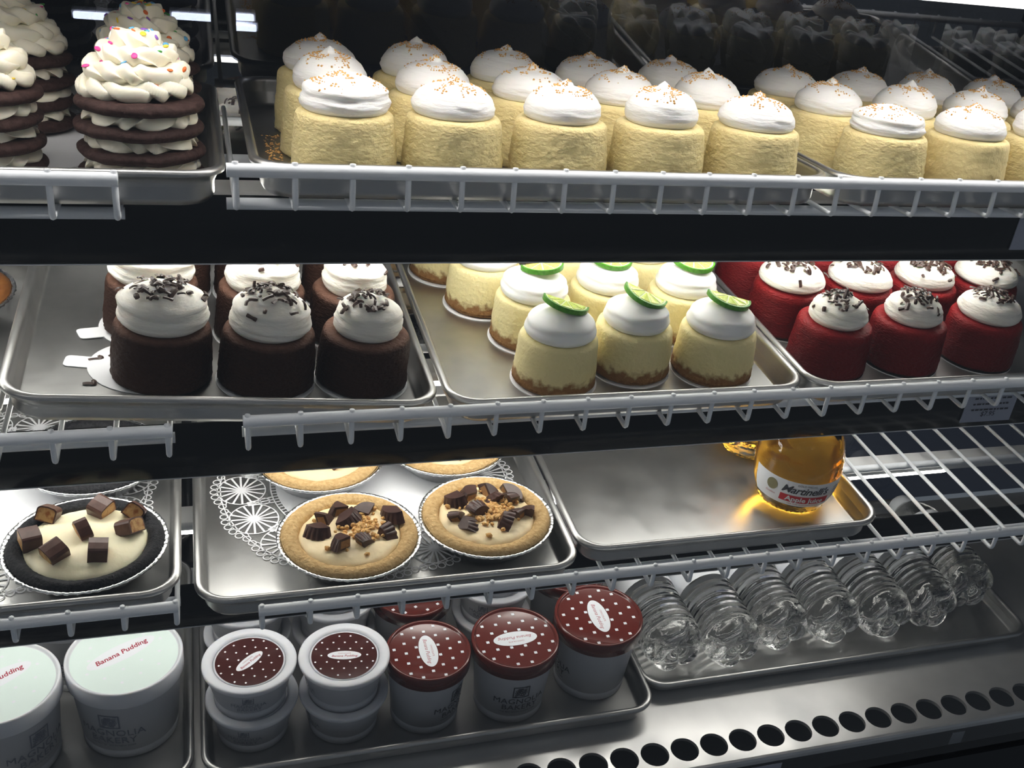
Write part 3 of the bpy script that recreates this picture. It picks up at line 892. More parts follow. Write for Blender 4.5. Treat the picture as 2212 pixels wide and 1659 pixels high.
def tower(mtx, label, seed, nspr):
    t = thing('cookie_tower', label, 'dessert', mtx)
    r = random.Random(seed)
    z = 0.0
    for i in range(4):
        link('cookie', COOKIES[(i + seed) % 4], M_cookie, t, T(r.uniform(-0.0012, 0.0012), r.uniform(-0.0012, 0.0012), z) @ RZ(r.random() * 6))
        if i < 3:
            link('cream_layer', RUFM[(i + seed) % 2], M_butter, t, T(0, 0, z + 0.0072) @ RZ(r.random() * 6))
        z += 0.0163
    z -= 0.0163 - 0.0090
    for j, (dz, q) in enumerate(((0, 2), (0.0105, 3), (0.0215, 4), (0.0310, 5))):
        a = r.random() * 6
        m = T(r.uniform(-0.0015, 0.0015), r.uniform(-0.0015, 0.0015), z + dz) @ RZ(a) @ RX(r.uniform(-0.06, 0.06))
        c = link('cream_swirl', RUFM[q], M_butter, t, m)
        k = nspr if j in (1, 2) else nspr // 2 if j == 3 else nspr // 3
        for p, nn in surf_points(RUFF[q], RUFF[q][0][-1][2] * 0.45, k, seed * 10 + j):
            link('sprinkle', SPRM[r.randrange(6)], None, c, align(p + nn * 0.0003, nn, r.random() * 6, r.gauss(0, 0.2)) @ Matrix.Diagonal((r.uniform(0.8, 1.25), r.uniform(0.6, 1.0), 1, 1)))
    return t
tower(ML1 @ T(-0.0405, 0.080, HF + 0.0032), 'tower of dark chocolate cookies and ruffled cream standing at the front of its tray', 1, 26)
tower(ML1 @ T(-0.0420, 0.222, HF + 0.0032), 'tower of chocolate cookies and cream directly behind the front tower', 2, 26)
tower(ML1 @ T(-0.1450, 0.094, HF + 0.0032), 'tower of chocolate cookies and cream cut off at the end of the shelf', 3, 12)
tower(ML1 @ T(-0.1370, 0.232, HF + 0.0032), 'shaded tower of chocolate cookies and cream in the back corner', 4, 12)
for k, (x, y) in enumerate(((-0.088, 0.072), (-0.094, 0.052), (-0.0845, 0.045), (-0.0060, 0.046), (-0.0905, 0.108))):
    o = link('loose_sprinkle', SPRM[(k * 2) % 6], None, None, ML1 @ T(x, y - 0.008, HF + 0.0016))
    tag(o, 'coloured sugar sprinkle fallen on the paper beside the cookie towers', 'sprinkle', 'loose sprinkles under the cookie towers')

# ------------------------------------------------------------------ doilies
def ribbon(pts, w, z, closed=False):
    V, F = [], []
    n = len(pts)
    for i in range(n):
        a = pts[(i - 1) % n] if (closed or i > 0) else pts[i]
        b = pts[(i + 1) % n] if (closed or i < n - 1) else pts[i]
        d = Vector((b[0] - a[0], b[1] - a[1]))
        d.normalize()
        q = Vector((-d.y, d.x)) * (w / 2)
        V += [(pts[i][0] + q.x, pts[i][1] + q.y, z), (pts[i][0] - q.x, pts[i][1] - q.y, z)]
    for i in range(n if closed else n - 1):
        j = (i + 1) % n
        F.append((2 * i, 2 * i + 1, 2 * j + 1, 2 * j))
    return V, F
def circ(cx, cy, r, n, a0=0, a1=2 * PI, ry=None):
    return [(cx + r * math.cos(a0 + (a1 - a0) * k / n), cy + (ry or r) * math.sin(a0 + (a1 - a0) * k / n)) for k in range(n)]
def doily_geo(Rd, nros=16):
    parts = []
    ri = Rd * 0.60
    parts.append(disc_geo(ri, ri, 96, 0))
    # picot ring round the plain centre
    parts.append(ribbon(circ(0, 0, ri * 1.055, 96), 0.0012, 0.00001, True))
    nt = nros * 8
    for k in range(nt):
        a = 2 * PI * k / nt
        parts.append(ribbon([(ri * math.cos(a) * 0.99, ri * math.sin(a) * 0.99), (ri * 1.06 * math.cos(a), ri * 1.06 * math.sin(a))], 0.0011, 0.00002))
    rr = Rd * 0.815
    ro = Rd * 2 * PI * 0.815 / nros / 2 * 0.98
    for q in range(nros):
        a = 2 * PI * q / nros
        cx, cy = rr * math.cos(a), rr * math.sin(a)
        parts.append(xf(disc_geo(ro * 0.22, ro * 0.22, 14, 0.00003), T(cx, cy, 0)))
        parts.append(ribbon(circ(cx, cy, ro * 0.96, 30), 0.0011, 0.00004, True))
        for k in range(16):
            b = 2 * PI * k / 16 + a
            parts.append(ribbon([(cx + ro * 0.2 * math.cos(b), cy + ro * 0.2 * math.sin(b)), (cx + ro * 0.95 * math.cos(b), cy + ro * 0.95 * math.sin(b))], 0.0019, 0.00003))
        # connecting web toward the centre
        am = a + PI / nros
        for rad, wd in ((0.69, 0.012), (0.74, 0.007)):
            parts.append(ribbon(circ(rad * Rd * math.cos(am), rad * Rd * math.sin(am), Rd * wd * 2.6, 12), 0.0016, 0.00002, True))
        for s in (-1, 0, 1):
            b = am + s * 0.05
            parts.append(ribbon([(0.62 * Rd * math.cos(b), 0.62 * Rd * math.sin(b)), (0.80 * Rd * math.cos(am + s * 0.02), 0.80 * Rd * math.sin(am + s * 0.02))], 0.0014, 0.00002))
        # outer fan
        for k in range(7):
            b = a + (k - 3) * (2 * PI / nros / 7)
            rs = Rd * (0.985 - 0.035 * ((k - 3) / 3) ** 2)
            parts.append(ribbon(circ(rs * math.cos(b), rs * math.sin(b), Rd * 0.0235, 10), 0.0011, 0.00004, True))
            parts.append(ribbon([(cx + ro * 0.9 * math.cos(a + (k - 3) * 0.28), cy + ro * 0.9 * math.sin(a + (k - 3) * 0.28)), ((rs - Rd * 0.02) * math.cos(b), (rs - Rd * 0.02) * math.sin(b))], 0.0010, 0.00003))
    parts.append(ribbon(circ(0, 0, Rd * 0.945, 128), 0.0010, 0.00003, True))
    return join(*parts)
DG = new_mesh('doily', *doily_geo(0.146), smooth=False)
DGS = new_mesh('doily_small', *doily_geo(0.142), smooth=False)
tag(link('doily', DG, M_paper, None, T(0.1385, 0.168, F3 + 0.0009)), 'round white lace paper doily under the peanut butter cup pies', 'doily')
tag(link('doily', DGS, M_paper, None, T(-0.196, 0.164, F3L + 0.0009) @ RZ(0.1)), 'round white lace paper doily under the dark cookie-crust pies', 'doily')
tag(link('doily', DGS, M_paper, None, ML1 @ T(-0.150, 0.172, HF + 0.0009) @ RZ(0.07)), 'round white paper doily under the cookie towers', 'doily')

# ------------------------------------------------------------------ pies
RT, RBt, HT = 0.0628, 0.0410, 0.0245
def tin_geo():
    P = resample([(0, 0.0003), (RBt - 0.004, 0.0003), (RBt, 0.0012), (RT - 0.004, HT - 0.0012)], 0.003)
    P += [(RT - 0.0032, HT - 0.0002), (RT - 0.0012, HT + 0.0004), (RT, HT - 0.0002), (RT - 0.0004, HT - 0.0018), (RT - 0.0030, HT - 0.0024), (RBt + 0.0008, 0.0005), (RBt - 0.004, 0.0), (0, 0.0)]
    def fn(r, z, t, i):
        w = max(0.0, min(1.0, (r - RBt + 0.003) / 0.006)) if z < HT - 0.0014 else 0.25
        k = 1 + 0.011 * w * math.sin(54 * t) + 0.004 * nz(math.cos(t) * 25, math.sin(t) * 25, z * 200)
        return (r * k * math.cos(t), r * k * math.sin(t), z + (0.0003 * math.sin(88 * t) if z >= HT - 0.002 else 0))
    return lathe(P, 216, fn)
TIN = new_mesh('tin', *tin_geo())
def crust_geo(seed, rin=0.0445, amp=0.0007, rr=0.0):
    P = smooth_prof([(RBt - 0.006, 0.004), (RT - 0.0062, HT - 0.003), (RT - 0.0045, HT + 0.0006), (RT - 0.0075, HT + 0.0030), ((RT + rin) / 2 - 0.002, HT + 0.0034), (rin + 0.001, HT + 0.0010), (rin - 0.002, HT - 0.004), (rin - 0.012, HT - 0.006)], 4)
    def fn(r, z, t, i):
        c, s = math.cos(t), math.sin(t)
        e = 1 if r < RT - 0.006 else 0.3
        k = e * (0.0014 * nz(c * 3 + seed, s * 3, 1) + amp * nz(c * 16 + seed, s * 16, z * 300))
        return ((r + k) * c, (r + k) * s, z + e * amp * 0.8 * nz(r * c * 200 + seed, r * s * 200, 4))
    return lathe(P, 120, fn)
def fill_geo(seed, r=0.0435, dome=0.004, jag=0.0):
    P = smooth_prof([(0, HT + dome), (r * 0.4, HT + dome * 0.95), (r * 0.75, HT + dome * 0.6), (r * 0.93, HT + 0.0006), (r, HT - 0.0030), (r * 0.9, HT - 0.006)][::-1], 5)
    def fn(rr, z, t, i):
        c, s = math.cos(t), math.sin(t)
        k = (0.0022 * nz(c * 2 + seed, s * 2, 0) + 0.0008 * nz(c * 6, s * 6 + seed, 0)) * min(1, rr / r)
        return ((rr + k) * c, (rr + k) * s, z + 0.0012 * nz(rr * c * 55 + seed, rr * s * 55, 2) + 0.0004 * nz(rr * c * 200, rr * s * 200 + seed, 2))
    return lathe(P, 72, fn)
# peanut butter cup pieces: fluted wedge with tan cut faces
def cup_piece(a0, a1, seed, h=0.0085, r_top=0.0110, r_bot=0.0135):
    n = 26
    V, F = [], []
    def rad(t, r):
        return r * (1 + 0.07 * abs(math.sin(t * 11)))
    for z, r in ((0, r_bot), (h * 0.5, (r_bot + r_top) / 2), (h, r_top)):
        V.append((0, 0, z))
        for k in range(n + 1):
            t = a0 + (a1 - a0) * k / n
            q = rad(t, r) if z < h else r * 1.0
            V.append((q * math.cos(t), q * math.sin(t), z))
    m = n + 2
    for L in (0, 1):
        for k in range(m):
            F.append((L * m + k, L * m + (k + 1) % m, (L + 1) * m + (k + 1) % m, (L + 1) * m + k))
    F.append(tuple(range(m))[::-1])
    F.append(tuple(2 * m + k for k in range(m)))
    cx = sum(v[0] for v in V) / len(V)
    cy = sum(v[1] for v in V) / len(V)
    V = [(x - cx, y - cy, z - h / 2) for x, y, z in V]
    Q, G = [], []
    for t, sgn in ((a0, -1), (a1, 1)):
        d = Vector((math.cos(t), math.sin(t), 0))
        nn = Vector((-math.sin(t), math.cos(t), 0)) * sgn * 0.0002
        o = len(Q)
        for f, z in ((0.06, 0.16), (0.86, 0.16), (0.80, 0.80), (0.06, 0.80)):
            p = d * (f * (r_bot + r_top) / 2) + nn + Vector((-cx, -cy, z * h - h / 2))
            Q.append(tuple(p))
        G.append((o, o + 1, o + 2, o + 3) if sgn < 0 else (o + 3, o + 2, o + 1, o))
    return (V, F), (Q, G)
PIECES = []
for i, (a, b) in enumerate(((0.0, 1.75), (0.2, 1.5), (0.0, 2.3), (0.5, 1.75))):
    g, q = cup_piece(a, b, i)
    PIECES.append((new_mesh('cup_piece', *g, smooth=False), new_mesh('cup_cut', *q, smooth=False)))
NUTS = []
for s in range(5):
    def fn(r, z, t, i, s=s):
        k = 1 + 0.5 * nz(math.cos(t) * 1.3 + s * 5, math.sin(t) * 1.3, z * 600 + s)
        return (r * k * math.cos(t), r * k * math.sin(t) * 0.8, z)
    NUTS.append(new_mesh('nut', *lathe([(0, -0.0010), (0.0015, -0.0006), (0.0018, 0.0001), (0.0012, 0.0010), (0, 0.0013)], 7, fn), smooth=False))
def bar_chunk(l, w, h, seed):
    r = 0.0022
    loops = []
    for x in (-l / 2, l / 2):
        loops.append([(x, -w / 2, 0), (x, w / 2, 0), (x, w / 2 * 1.0, h - r), (x, w / 2 - r * 0.4, h - r * 0.35), (x, w / 2 - r, h), (x, 0, h + 0.0006), (x, -w / 2 + r, h), (x, -w / 2 + r * 0.4, h - r * 0.35), (x, -w / 2, h - r)])
    g = loft(loops, True, True)
    q = [(V_[0] + (0.0002 if V_[0] > 0 else -0.0002), V_[1] * 0.86, 0.0008 + V_[2] * 0.84) for V_ in loops[0] + loops[1]]
    n = len(loops[0])
    return g, (q, [tuple(range(n))[::-1], tuple(range(n, 2 * n))])
CHUNK = []
for i, (l, w, h) in enumerate(((0.0125, 0.0155, 0.0115), (0.0110, 0.0140, 0.0110), (0.0135, 0.0150, 0.0105), (0.0085, 0.0150, 0.0110))):
    g, q = bar_chunk(l, w, h, i)
    CHUNK.append((new_mesh('bar_chunk', *g, smooth=False), new_mesh('bar_cut', *q, smooth=False)))

def pie(name, mtx, label, crust, filling, seed, dome=0.004, rin=0.0445, rf=None):
    t = thing(name, label, 'pie', mtx)
    link('foil_tin', TIN, M_foil, t)
    link('crust', new_mesh('crust', *crust_geo(seed, rin)), crust, t)
    if filling:
        link('filling', new_mesh('filling', *fill_geo(seed, rf or rin, dome)), filling, t)
    return t
def pb_pie(mtx, label, seed, pieces, nuts, nutc):
    t = pie('peanut_butter_pie', mtx, label, M_gcrust, M_fill, seed)
    r = random.Random(seed)
    for (x, y, k, spin, tipx, tipy) in pieces:
        c, q = PIECES[k]
        zz = HT + 0.0045 + 0.0030 * (1 - (x * x + y * y) / 0.0016)
        o = link('peanut_butter_cup_piece', c, M_cup, t, T(x, y, zz + 0.0005) @ RZ(R(spin)) @ RX(R(tipx)) @ RY(R(tipy)) @ Matrix.Scale(1.22, 4))
        link('cut_face', q, M_pb, o)
    for _ in range(nuts):
        a, d = r.random() * 6.28, abs(r.gauss(0, 0.019))
        x, y = nutc[0] + d * math.cos(a), nutc[1] + d * math.sin(a) * 0.9
        if math.hypot(x, y) > 0.040:
            continue
        zz = HT + 0.0034 * (1 - (x * x + y * y) / 0.0022) + r.uniform(0.0012, 0.0030)
        link('peanut_bit', NUTS[r.randrange(5)], M_nut, t, T(x, y, zz) @ RZ(r.random() * 6) @ RX(r.uniform(-0.6, 0.6)) @ Matrix.Scale(r.uniform(0.9, 1.8), 4))
    return t
pb_pie(T(0.1070, 0.0580, F3 + 0.0012), 'golden crust pie near the tray corner, eight chocolate cup pieces spaced apart', 3,
       [(-0.029, -0.003, 0, 200, 12, -8), (-0.019, 0.021, 1, 40, 60, 20), (-0.012, 0.030, 3, 100, 10, 10), (0.014, 0.031, 0, 60, 14, -12), (0.036, 0.014, 2, 150, 6, 14), (0.002, 0.010, 2, 250, 24, 0), (0.033, -0.010, 1, 300, 75, 10), (0.012, -0.016, 3, 20, 80, 15), (-0.015, -0.018, 0, 120, 12, 16)], 130, (0.009, 0.004))
pb_pie(T(0.2335, 0.0690, F3 + 0.0012), 'golden crust pie heaped with ridged chocolate cup pieces, beside the empty tray', 11,
       [(-0.028, 0.014, 0, 190, 10, 14), (-0.030, -0.002, 3, 60, 55, 10), (-0.019, -0.018, 1, 320, 40, -25), (-0.015, 0.029, 2, 80, 10, 8), (-0.005, 0.002, 2, 10, 70, 20), (0.009, 0.016, 3, 210, 85, -10), (0.012, -0.023, 0, 240, 65, 10), (0.025, -0.006, 1, 160, 80, -30), (0.036, -0.003, 3, 130, 85, 30), (0.026, 0.019, 0, 100, 80, 10), (0.034, 0.026, 2, 330, 12, 10), (0.010, 0.034, 1, 20, 30, 20)], 190, (0.004, 0.002))
pb_pie(T(0.0930, 0.1850, F3 + 0.0012), 'golden crust pie half hidden by the lamp fascia, behind the spaced-out pie', 17,
       [(-0.020, -0.016, 2, 250, 40, 20), (0.014, -0.020, 1, 30, 20, 12), (0.028, 0.000, 3, 70, 10, 40), (0.0, 0.02, 0, 10, 10, 10)], 45, (0.012, -0.008))
pb_pie(T(0.2200, 0.1960, F3 + 0.0012), 'golden crust pie half hidden by the lamp fascia, next to the empty tray', 23,
       [(-0.006, -0.026, 0, 20, 20, 12), (0.012, -0.012, 2, 70, 50, 10), (-0.018, 0.01, 3, 10, 10, 40)], 50, (0.004, -0.020))

def dark_pie(mtx, label, seed, chunks):
    t = pie('cookie_crust_pie', mtx, label, M_bcrust, M_vfill, seed, 0.0045, 0.0465)
    for (x, y, k, spin, tx, ty) in chunks:
        c, q = CHUNK[k]
        zz = HT + 0.0010 + 0.0030 * (1 - (x * x + y * y) / 0.0020)
        o = link('candy_bar_chunk', c, M_bar, t, T(x, y, zz) @ RZ(R(spin)) @ RX(R(tx)) @ RY(R(ty)) @ Matrix.Scale(1.15, 4))
        link('cut_face', q, M_nougat, o)
    return t
dark_pie(T(-0.1045, 0.0580, F3L + 0.0012), 'black cookie-crust pie with pale cream and nine candy bar chunks', 31,
         [(-0.041, 0.001, 0, 20, 4, 4), (-0.032, 0.031, 1, 70, 10, 30), (0.010, 0.037, 0, -40, 14, 10), (0.032, 0.027, 1, 60, 30, 40), (-0.003, 0.010, 3, 30, 40, -10), (0.034, 0.004, 2, 140, 20, 30), (-0.021, -0.017, 2, 40, 16, -12), (0.010, -0.022, 0, 0, 4, 8)])
dark_pie(T(-0.1080, 0.1860, F3L + 0.0012), 'black cookie-crust pie cut off by the lamp fascia at the back', 37,
         [(-0.010, 0.005, 0, 20, 4, 4), (0.015, -0.012, 1, 70, 10, 30), (-0.03, -0.01, 2, 40, 4, 4)])
pk = pie('pumpkin_pie', T(-0.2195, 0.2250, F2 - 0.002 + 0.0010), 'brown pumpkin pie with cream in a foil tin beside the chocolate cheesecake tray', M_pumpk, M_pumpk, 43, 0.0030)
link('cream', CREAMS[4], M_cream, pk, T(0.0, 0.004, HT + 0.0022))

# ------------------------------------------------------------------ juice bottles
def juice(x, y, spin, label, with_print):
    t = thing('juice_bottle', label, 'bottle', T(x, y, F3 + 0.0003) @ RZ(spin))
    prof = [(0, 0.002), (0.020, 0.0012), (0.0300, 0.0), (0.0345, 0.002), (0.0385, 0.010), (0.0428, 0.022), (0.0450, 0.036), (0.0455, 0.050), (0.0440, 0.064), (0.0400, 0.077), (0.0320, 0.088), (0.0210, 0.0945), (0.0160, 0.099), (0.0158, 0.110), (0.0165, 0.112), (0.0, 0.112)]
    sp = smooth_prof(prof, 6)
    def fn(r, z, a, i):
        k = 1 + (0.018 * max(0, math.sin((z - 0.060) / 0.030 * PI)) * (math.sin(5 * a) * 0.5 + 1.6 * nz(math.cos(a) * 3, math.sin(a) * 3, z * 110)) if 0.060 < z < 0.092 else 0)
        kb = 0.0012 * math.sin(40 * a) if 0.0005 < z < 0.005 and r > 0.028 else 0
        return ((r * k + kb) * math.cos(a), (r * k + kb) * math.sin(a), z)
    link('bottle_body', new_mesh('juice_body', *lathe(sp, 96, fn)), M_juice, t)
    link('cap', new_mesh('juice_cap', *lathe([(0, 0.1125), (0.0175, 0.1125), (0.0178, 0.119), (0.016, 0.1215), (0, 0.1218)], 40)), M_gold, t)
    def rf(z):
        zs = [p[1] for p in sp[12:]]
        rs = [p[0] for p in sp[12:]]
        return float(np.interp(z, zs, rs))
    a0 = -PI / 2
    # paper band
    V, F = [], []
    n = 40
    zl = [0.0135, 0.0215, 0.0295, 0.0375, 0.0455]
    for z in zl:
        for k in range(n + 1):
            a = a0 - 1.30 + 2.6 * k / n
            r = rf(z) + 0.0005
            V.append((r * math.cos(a), r * math.sin(a), z))
    for j in range(len(zl) - 1):
        for k in range(n):
            F.append((j * (n + 1) + k, j * (n + 1) + k + 1, (j + 1) * (n + 1) + k + 1, (j + 1) * (n + 1) + k))
    lb = link('paper_label', new_mesh('band', V, F), M_label, t)
    if with_print:
        zc = 0.0295
        def put(nm, geo, m, dx, dz, lift):
            link(nm, new_mesh(nm, *wrap(xf(geo, T(dx, dz, 0)), rf, zc, a0, lift), smooth=False), m, lb)
        put('lettering', text_geo("Martinelli's", 0.0128, 0.35, 0.92, 0.0002), M_inkk, 0.001, 0.0060, 0.0009)
        put('small_lettering', text_geo('GOLD MEDAL', 0.0034, 0, 1.0), M_inkk, 0.002, 0.0128, 0.0009)
        n = 24
        rect = ([(-0.0265 + 0.053 * k / n, s, 0) for s in (-0.0103, -0.0010) for k in range(n + 1)], [(k, k + 1, n + 2 + k, n + 1 + k) for k in range(n)])
        put('red_panel', rect, M_jred, 0.003, 0, 0.0008)
        put('panel_lettering', text_geo('Apple Juice', 0.0090, 0, 1.0, 0.00025), M_label, 0.003, -0.0057, 0.0011)
        put('small_lettering', text_geo('100% PURE FROM FRESH APPLES', 0.0024, 0, 1.0), M_inkr, 0.003, -0.0127, 0.0009)
        put('medal', disc_geo(0.0062, 0.0070, 24), M_gold, -0.0345, 0.0050, 0.0008)
        put('small_lettering', text_geo('Golden', 0.0038, 0.3), M_inkr, -0.0345, -0.0055, 0.0009)
        for q in range(5):
            put('small_print', ([(-0.005, -0.0004, 0), (0.005, -0.0004, 0), (0.005, 0.0004, 0), (-0.005, 0.0004, 0)], [(0, 1, 2, 3)]), M_inkg, 0.0400, 0.008 - 0.0038 * q, 0.0009)
    return t
juice(0.5710, 0.0930, -0.30, 'round amber apple juice bottle with white and red label on the empty tray', True)
juice(0.5700, 0.1890, 0.9, 'amber juice bottle mostly hidden behind the labelled one', False)

# ------------------------------------------------------------------ pudding cups
def emblem_geo():
    parts = []
    def rect(x0, x1, y0, y1, nx=6):
        return ([(x0 + (x1 - x0) * k / nx, s, 0) for s in (y0, y1) for k in range(nx + 1)], [(k, k + 1, nx + 2 + k, nx + 1 + k) for k in range(nx)])
    w = 0.0085
    parts += [rect(-w, w, w * 0.93 - 0.0012, w * 0.93), rect(-w, w, -w * 0.93, -w * 0.93 + 0.0012), rect(-w, -w + 0.0012, -w * 0.93, w * 0.93, 1), rect(w - 0.0012, w, -w * 0.93, w * 0.93, 1)]
    # blossom strokes
    for k in range(9):
        a = 2 * PI * k / 9 + 0.3
        c = (0.0034 * math.cos(a), 0.0030 * math.sin(a))
        parts.append(ribbon([(c[0] + 0.0026 * math.cos(a + q) * (1 + 0.4 * math.sin(q)), c[1] + 0.0022 * math.sin(a + q)) for q in (0, 0.8, 1.7, 2.6, 3.5, 4.4, 5.3)], 0.0007, 0))
    for k in range(6):
        parts.append(rect(-w + 0.0018 + k * 0.0006, -w + 0.0045 + k * 0.0011, -w * 0.8 + k * 0.0022, -w * 0.8 + 0.0014 + k * 0.0022, 2))
        parts.append(rect(w - 0.0050 - k * 0.0005, w - 0.0020 - k * 0.0005, w * 0.7 - 0.0023 * k, w * 0.7 + 0.0008 - 0.0023 * k, 2))
    return join(*parts)
EMB = emblem_geo()
TX1 = text_geo('MAGNOLIA', 0.0105, 0, 1.02)
TX2 = text_geo('BAKERY', 0.0105, 0, 1.02)
TX3 = text_geo('THE BEST BAKED IN NEW YORK', 0.0026, 0, 1.0)
LOGO = join(xf(EMB, T(0, 0.0105, 0)), xf(TX1, T(0, -0.0035, 0)), xf(TX2, T(0.001, -0.0125, 0)), xf(TX3, T(0, -0.0190, 0)))

def cup_body(rb, rt, h):
    return lathe(smooth_prof([(0, 0.004), (rb - 0.0035, 0.004), (rb - 0.0028, 0.0), (rb, 0.0)], 2) + [(rb + 0.0001, 0.0085), (rb - 0.0003, 0.0087), (rb - 0.0003, 0.0094), (rb + 0.0002, 0.0096), (rt, h - 0.004), (rt + 0.0012, h - 0.0015), (rt, h), (0, h)], 56)
def dots_geo(rmax, spacing, s, ox=0.5, hole=None, z=0.0):
    V, F = [], []
    j = -8
    for j in range(-9, 10):
        for i in range(-9, 10):
            x, y = (i + 0.5 * (j % 2)) * spacing, j * spacing * 0.80
            if math.hypot(x, y) > rmax or (hole and (x / hole[0]) ** 2 + (y / hole[1]) ** 2 < 1.15):
                continue
            o = len(V)
            for k in range(8):
                a = 2 * PI * k / 8
                q = s * (1.12 if k % 2 else 0.82)
                V.append((x + q * math.cos(a), y + q * math.sin(a), z))
            F.append(tuple(o + k for k in range(8)))
    return V, F
OVAL = (0.0225, 0.0095)
DOTR = new_mesh('dots', *dots_geo(0.0375, 0.0142, 0.0019, hole=OVAL), smooth=False)
DOTW = new_mesh('dots_w', *dots_geo(0.0305, 0.0112, 0.0011, hole=(0.0165, 0.0062)), smooth=False)
DOTT = new_mesh('dots_t', *dots_geo(0.044, 0.0185, 0.0017, hole=(0.034, 0.0115)), smooth=False)
OVR = new_mesh('oval', *disc_geo(*OVAL, 40), smooth=False)
OVW = new_mesh('oval_w', *disc_geo(0.0165, 0.0058, 40), smooth=False)
OVT = new_mesh('oval_t', *disc_geo(0.034, 0.0105, 40), smooth=False)
TBP = new_mesh('bp', *text_geo('Banana Pudding', 0.0055, 0.25, 1.0), smooth=False)
TCH = new_mesh('ch', *text_geo('CHOCOLATE', 0.0027, 0, 1.0), smooth=False)
TBPW = new_mesh('bpw', *text_geo('Banana Pudding', 0.0040, 0.25, 1.0, 0.00006), smooth=False)
TCHW = new_mesh('chw', *text_geo('CHOCOLATE', 0.0021, 0, 1.0), smooth=False)
TBPT = new_mesh('bpt', *text_geo('Banana Pudding', 0.0082, 0.2, 1.0, 0.00018), smooth=False)
REDB = new_mesh('red_body', *cup_body(0.0355, 0.0405, 0.074))
REDL = new_mesh('red_lid', *lathe([(0, 0.0135), (0.0395, 0.0135), (0.0402, 0.0140), (0.0407, 0.0155), (0.0415, 0.0163), (0.0428, 0.0163), (0.0437, 0.0155), (0.0440, 0.0140), (0.0440, 0.0005), (0.0432, 0.0), (0.0415, 0.0)], 72))
def rcone(rb, rt, h):
    return lambda z: rb + (rt - rb) * max(0.0, min(1.0, z / h))
LOGR = {}
def logo_mesh(kind, rf, zc, scale):
    if kind not in LOGR:
        LOGR[kind] = new_mesh('logo', *wrap(xf(LOGO, Matrix.Scale(scale, 4)), rf, zc, 0.0, 0.0004), smooth=False)
    return LOGR[kind]
def red_cup(x, y, label, rot, logo_ang, group=None, sc=1.0):
    t = thing('pudding_cup', label, 'cup', T(x, y, FD + 0.0010) @ Matrix.Diagonal((sc, sc, 1.0 + (sc - 1) * 0.5, 1)), group)
    b = link('paper_cup', REDB, M_cupw, t)
    if logo_ang is not None:
        link('printed_logo', logo_mesh('red', rcone(0.0355, 0.0405, 0.074), 0.036, 1.0), M_inkk, b, RZ(R(logo_ang)))
    l = link('maroon_lid', REDL, M_redlid, t, T(0, 0, 0.0690))
    d = RZ(R(rot))
    link('dot_print', DOTR, M_label, l, T(0, 0, 0.01370) @ d)
    link('oval_label', OVR, M_label, l, T(0, 0, 0.01372) @ d)
    link('lettering', TBP, M_inkr, l, T(0, 0, 0.01376) @ d @ T(0, -0.0012, 0))
    link('lettering', TCH, M_inkr, l, T(0, 0, 0.01376) @ d @ T(0, 0.0040, 0))
    return t
red_cup(0.1955, 0.0960, 'pudding cup with dotted maroon lid beside the brown-lidded white cup', -90, -46)
red_cup(0.2880, 0.0960, 'pudding cup with dotted maroon lid and full printed logo facing out', 182, -90, sc=1.06)
red_cup(0.3865, 0.1120, 'pudding cup with dotted maroon lid in the tray corner next to the water bottles', -90, 175, sc=1.12)
red_cup(0.1950, 0.1900, 'pudding cup with dotted maroon lid behind the others, partly under the shelf rail', 30, -10)

WB = new_mesh('w_body', *cup_body(0.0345, 0.0415, 0.042))
WL = new_mesh('w_lid', *lathe(smooth_prof([(0, 0.0052), (0.0320, 0.0052), (0.0334, 0.0050), (0.0342, 0.0047), (0.0350, 0.0058), (0.0365, 0.0072), (0.0390, 0.0078), (0.0425, 0.0076), (0.0445, 0.0066), (0.0448, 0.0040), (0.0438, 0.0014), (0.0425, 0.0)], 3), 72))
WD = new_mesh('w_disc', *disc_geo(0.0322, 0.0322, 64), smooth=False)
def white_cup(x, y, z, label, rot, logo_ang, group=None, disc=True):
    t = thing('small_pudding_cup', label, 'cup', T(x, y, z), group)
    b = link('paper_cup', WB, M_cupw, t)
    if logo_ang is not None:
        link('printed_logo', logo_mesh('white', rcone(0.0345, 0.0415, 0.042), 0.0245, 0.62), M_inkg, b, RZ(R(logo_ang)))
    l = link('plastic_lid', WL, M_plid, t, T(0, 0, 0.0390))
    if disc:
        link('brown_print', WD, M_browndisc, l, T(0, 0, 0.00545))
        d = RZ(R(rot))
        link('dot_print', DOTW, M_label, l, T(0, 0, 0.00560) @ d)
        link('oval_label', OVW, M_label, l, T(0, 0, 0.00562) @ d)
        link('lettering', TBPW, M_inkr, l, T(0, 0, 0.00566) @ d @ T(0, -0.0011, 0))
        link('lettering', TCHW, M_inkr, l, T(0, 0, 0.00566) @ d @ T(0, 0.0024, 0))
    return t
HW = 0.0455
Z0 = FD + 0.0010
white_cup(0.0215, 0.1040, Z0, 'lower small white pudding cup of the stack at the tray corner', 0, -105, None)
white_cup(0.0200, 0.1045, Z0 + HW, 'upper small white cup with dotted brown lid, oval label tilted, at the tray corner', 42, -95, None)
white_cup(0.1110, 0.0975, Z0, 'lower small white pudding cup of the stack beside the maroon-lidded cups', 0, -160, None)
white_cup(0.1105, 0.0970, Z0 + HW, 'upper small white cup with dotted brown lid, oval label level, beside the maroon-lidded cups', -8, -170, None)
for x, y in ((0.0215, 0.1970), (0.1115, 0.1910)):
    for k in range(3):
        white_cup(x, y, Z0 + HW * k, '%s small white pudding cup of a three-high stack behind the brown-lidded cups' % ('bottom', 'middle', 'top')[k], 20, -95, 'three-high stacks of small white cups, %s layer' % ('bottom', 'middle', 'top')[k])
